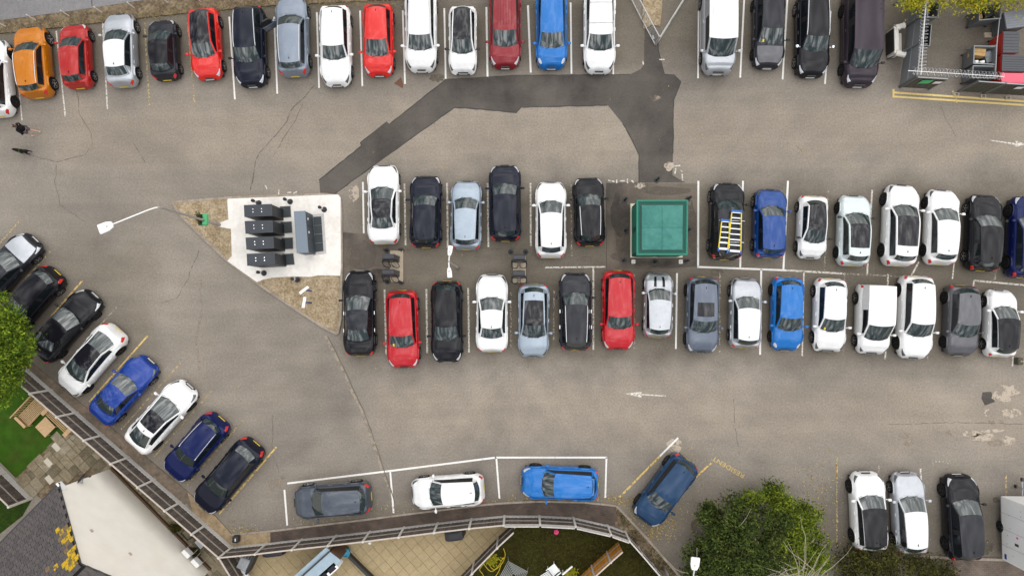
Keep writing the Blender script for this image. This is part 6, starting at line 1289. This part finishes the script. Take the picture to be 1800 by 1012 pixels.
p = G(997, 1000, .4); t = thing('white_pole', 'short white square pole leaning beside the garden chair', 'pole', (p.x, p.y, .05), R(40)); MB().box((0, 0, .5), (.75, .09, .09)).build('bar', 'resin_white', t, True, bevel=.01); MB().box((-.3, 0, .22), (.07, .07, .5)).build('stand', 'resin_white', t, True)
p = G(978, 935, .2); t = thing('pink_toy', 'small pink plastic toy at the foot of the curved fence', 'toy', (p.x, p.y, .02)); m = MB()
for k in range(5): a = 2 * math.pi * k / 5; m.lathe([(.02, 0), (.075, .03), (.075, .14), (.03, .18)], 10, (.08 * math.cos(a), .08 * math.sin(a), 0))
m.build('petals', 'toy_pink', t, True); MB().lathe([(.06, .0), (.06, .2), (.02, .23)], 10).build('centre', 'toy_pink', t, True)
def yplant(label, px, py, r_, seed, m_='leaf_yellow'):
    p = G(px, py); t = thing('garden_plant', label, 'plant', (p.x, p.y, .01)); foliage([(p.x, p.y, .28, r_, r_, .25)], 500, .07, .1, seed).build('foliage', m_, t); MB().tube([(p.x, p.y, 0), (p.x, p.y, .3)], .02, 5).build('stem', 'trunk', t)
yplant('small yellow-green plant by the yellow hose', 866, 980, .32, 61); yplant('small yellow-green plant by the white garden chair', 1004, 1006, .3, 62); yplant('dark green weed at the foot of the cream wall', 345, 965, .3, 63, 'leaf_olive'); yplant('dark green weed beside the upper planter box', 312, 925, .25, 64, 'leaf_olive')
# ------------------------------------------------------------------ person and dog
mat('skin', (.46, .27, .19), .6); mat('cloth_black', (.010, .010, .012), .85); mat('cloth_grey', (.09, .105, .13), .85); mat('shoe_white', (.72, .68, .64), .6); mat('hair_dark', (.045, .028, .018), .7); mat('dog_fur', (.010, .009, .009), .8); mat('hi_vis', (.55, .72, .02), .5)
def skinned(name, verts, edges, radii, m_, parent, sub=2):
    me = bpy.data.meshes.new(name); me.from_pydata(verts, edges, []); me.materials.append(M[m_]); o = bpy.data.objects.new(name, me); col.objects.link(o); o.parent = parent
    o.modifiers.new('skin', 'SKIN'); sv = me.skin_vertices[0].data
    for i, r_ in enumerate(radii): sv[i].radius = (r_, r_) if not isinstance(r_, tuple) else r_; sv[i].use_root = (i == 0)
    s = o.modifiers.new('sub', 'SUBSURF'); s.levels = sub; s.render_levels = sub; o.modifiers['skin'].use_smooth_shade = True
    return o
p = G(62, 235); pe = thing('person', 'person in black hooded top, grey shorts and white shoes walking', 'person', (p.x, p.y, .0), R(178))
# local: +x is the walking direction
V = [(0, 0, .95), (0, 0, 1.12), (0, 0, 1.30), (.01, 0, 1.42), (.03, 0, 1.50), (.05, 0, 1.58), (.06, 0, 1.68), (.05, 0, 1.74),          # pelvis..head 0-7
     (0, .18, 1.40), (-.10, .27, 1.16), (.06, .30, .95), (.11, .30, .88), (0, -.18, 1.40), (.14, -.26, 1.18), (.36, -.22, 1.10), (.44, -.20, 1.10),   # arms
     (.01, .10, .88), (.12, .10, .50), (.02, .10, .10), (.16, .11, .04), (-.01, -.10, .88), (-.06, -.10, .50), (-.36, -.10, .20), (-.30, -.10, .08)]   # legs
E = [(0, 1), (1, 2), (2, 3), (3, 4), (4, 5), (5, 6), (6, 7), (3, 8), (8, 9), (9, 10), (10, 11), (3, 12), (12, 13), (13, 14), (14, 15), (0, 16), (16, 17), (17, 18), (18, 19), (0, 20), (20, 21), (21, 22), (22, 23)]
Rr = [.14, .13, .15, .11, .06, .085, .10, .07, .065, .05, .04, .035, .065, .05, .04, .035, .085, .06, .045, .035, .085, .06, .045, .035]
skinned('body', V, E, Rr, 'skin', pe)
V = [(a, b, c) for a, b, c in V]; ti = [0, 1, 2, 3, 8, 9, 10, 12, 13, 14]; mpi = {v: i for i, v in enumerate(ti)}
skinned('hooded_top', [V[i] for i in ti], [(mpi[a], mpi[b]) for a, b in E if a in mpi and b in mpi], [.20, .195, .20, .15, .105, .085, .065, .105, .085, .065], 'cloth_black', pe)
skinned('hood', [(-.10, 0, 1.46), (-.02, 0, 1.52), (-.12, 0, 1.40)], [(0, 1), (0, 2)], [.11, .09, .08], 'cloth_black', pe)
skinned('shorts', [(0, 0, .97), (.01, .10, .86), (.10, .10, .56), (-.01, -.10, .86), (-.05, -.10, .56)], [(0, 1), (1, 2), (0, 3), (3, 4)], [.17, .125, .11, .125, .11], 'cloth_grey', pe)
for a, b in (((.0, .10, .05), (.19, .11, .05)), ((-.37, -.10, .17), (-.27, -.10, .05))): skinned('shoe', [a, tuple((Vector(a) + Vector(b)) / 2), b], [(0, 1), (1, 2)], [.055, .055, .045], 'shoe_white', pe)
skinned('hair', [(.02, 0, 1.70), (.055, 0, 1.74), (-.02, 0, 1.64)], [(0, 1), (0, 2)], [.085, .075, .06], 'hair_dark', pe)
p = G(47, 268); dg_ = thing('dog', 'small black dog in a yellow high-visibility harness beside the walker', 'dog', (p.x, p.y, 0), R(172))
DV = [(-.22, 0, .40), (0, 0, .39), (.20, 0, .42), (.30, 0, .50), (.37, 0, .56), (.49, 0, .53), (-.30, 0, .43), (-.44, .02, .50), (.18, .08, .30), (.19, .09, .16), (.18, .09, .02), (.22, .09, .01), (.18, -.08, .30), (.25, -.09, .17), (.22, -.09, .04), (.26, -.09, .02), (-.22, .08, .30), (-.16, .09, .22), (-.27, .09, .13), (-.24, .09, .02), (-.22, -.08, .30), (-.20, -.09, .21), (-.34, -.09, .13), (-.32, -.09, .02), (.35, .05, .64), (.35, -.05, .64)]
DE = [(0, 1), (1, 2), (2, 3), (3, 4), (4, 5), (0, 6), (6, 7), (2, 8), (8, 9), (9, 10), (10, 11), (2, 12), (12, 13), (13, 14), (14, 15), (0, 16), (16, 17), (17, 18), (18, 19), (0, 20), (20, 21), (21, 22), (22, 23), (4, 24), (4, 25)]
DR = [.095, .10, .12, .08, .075, .04, .05, .022, .05, .032, .028, .026, .05, .032, .028, .026, .06, .04, .026, .026, .06, .04, .026, .026, .022, .022]
skinned('body', DV, DE, DR, 'dog_fur', dg_); skinned('harness', [(.06, 0, .40), (.13, 0, .405), (.19, 0, .42)], [(0, 1), (1, 2)], [.118, .128, .13], 'hi_vis', dg_, 1)
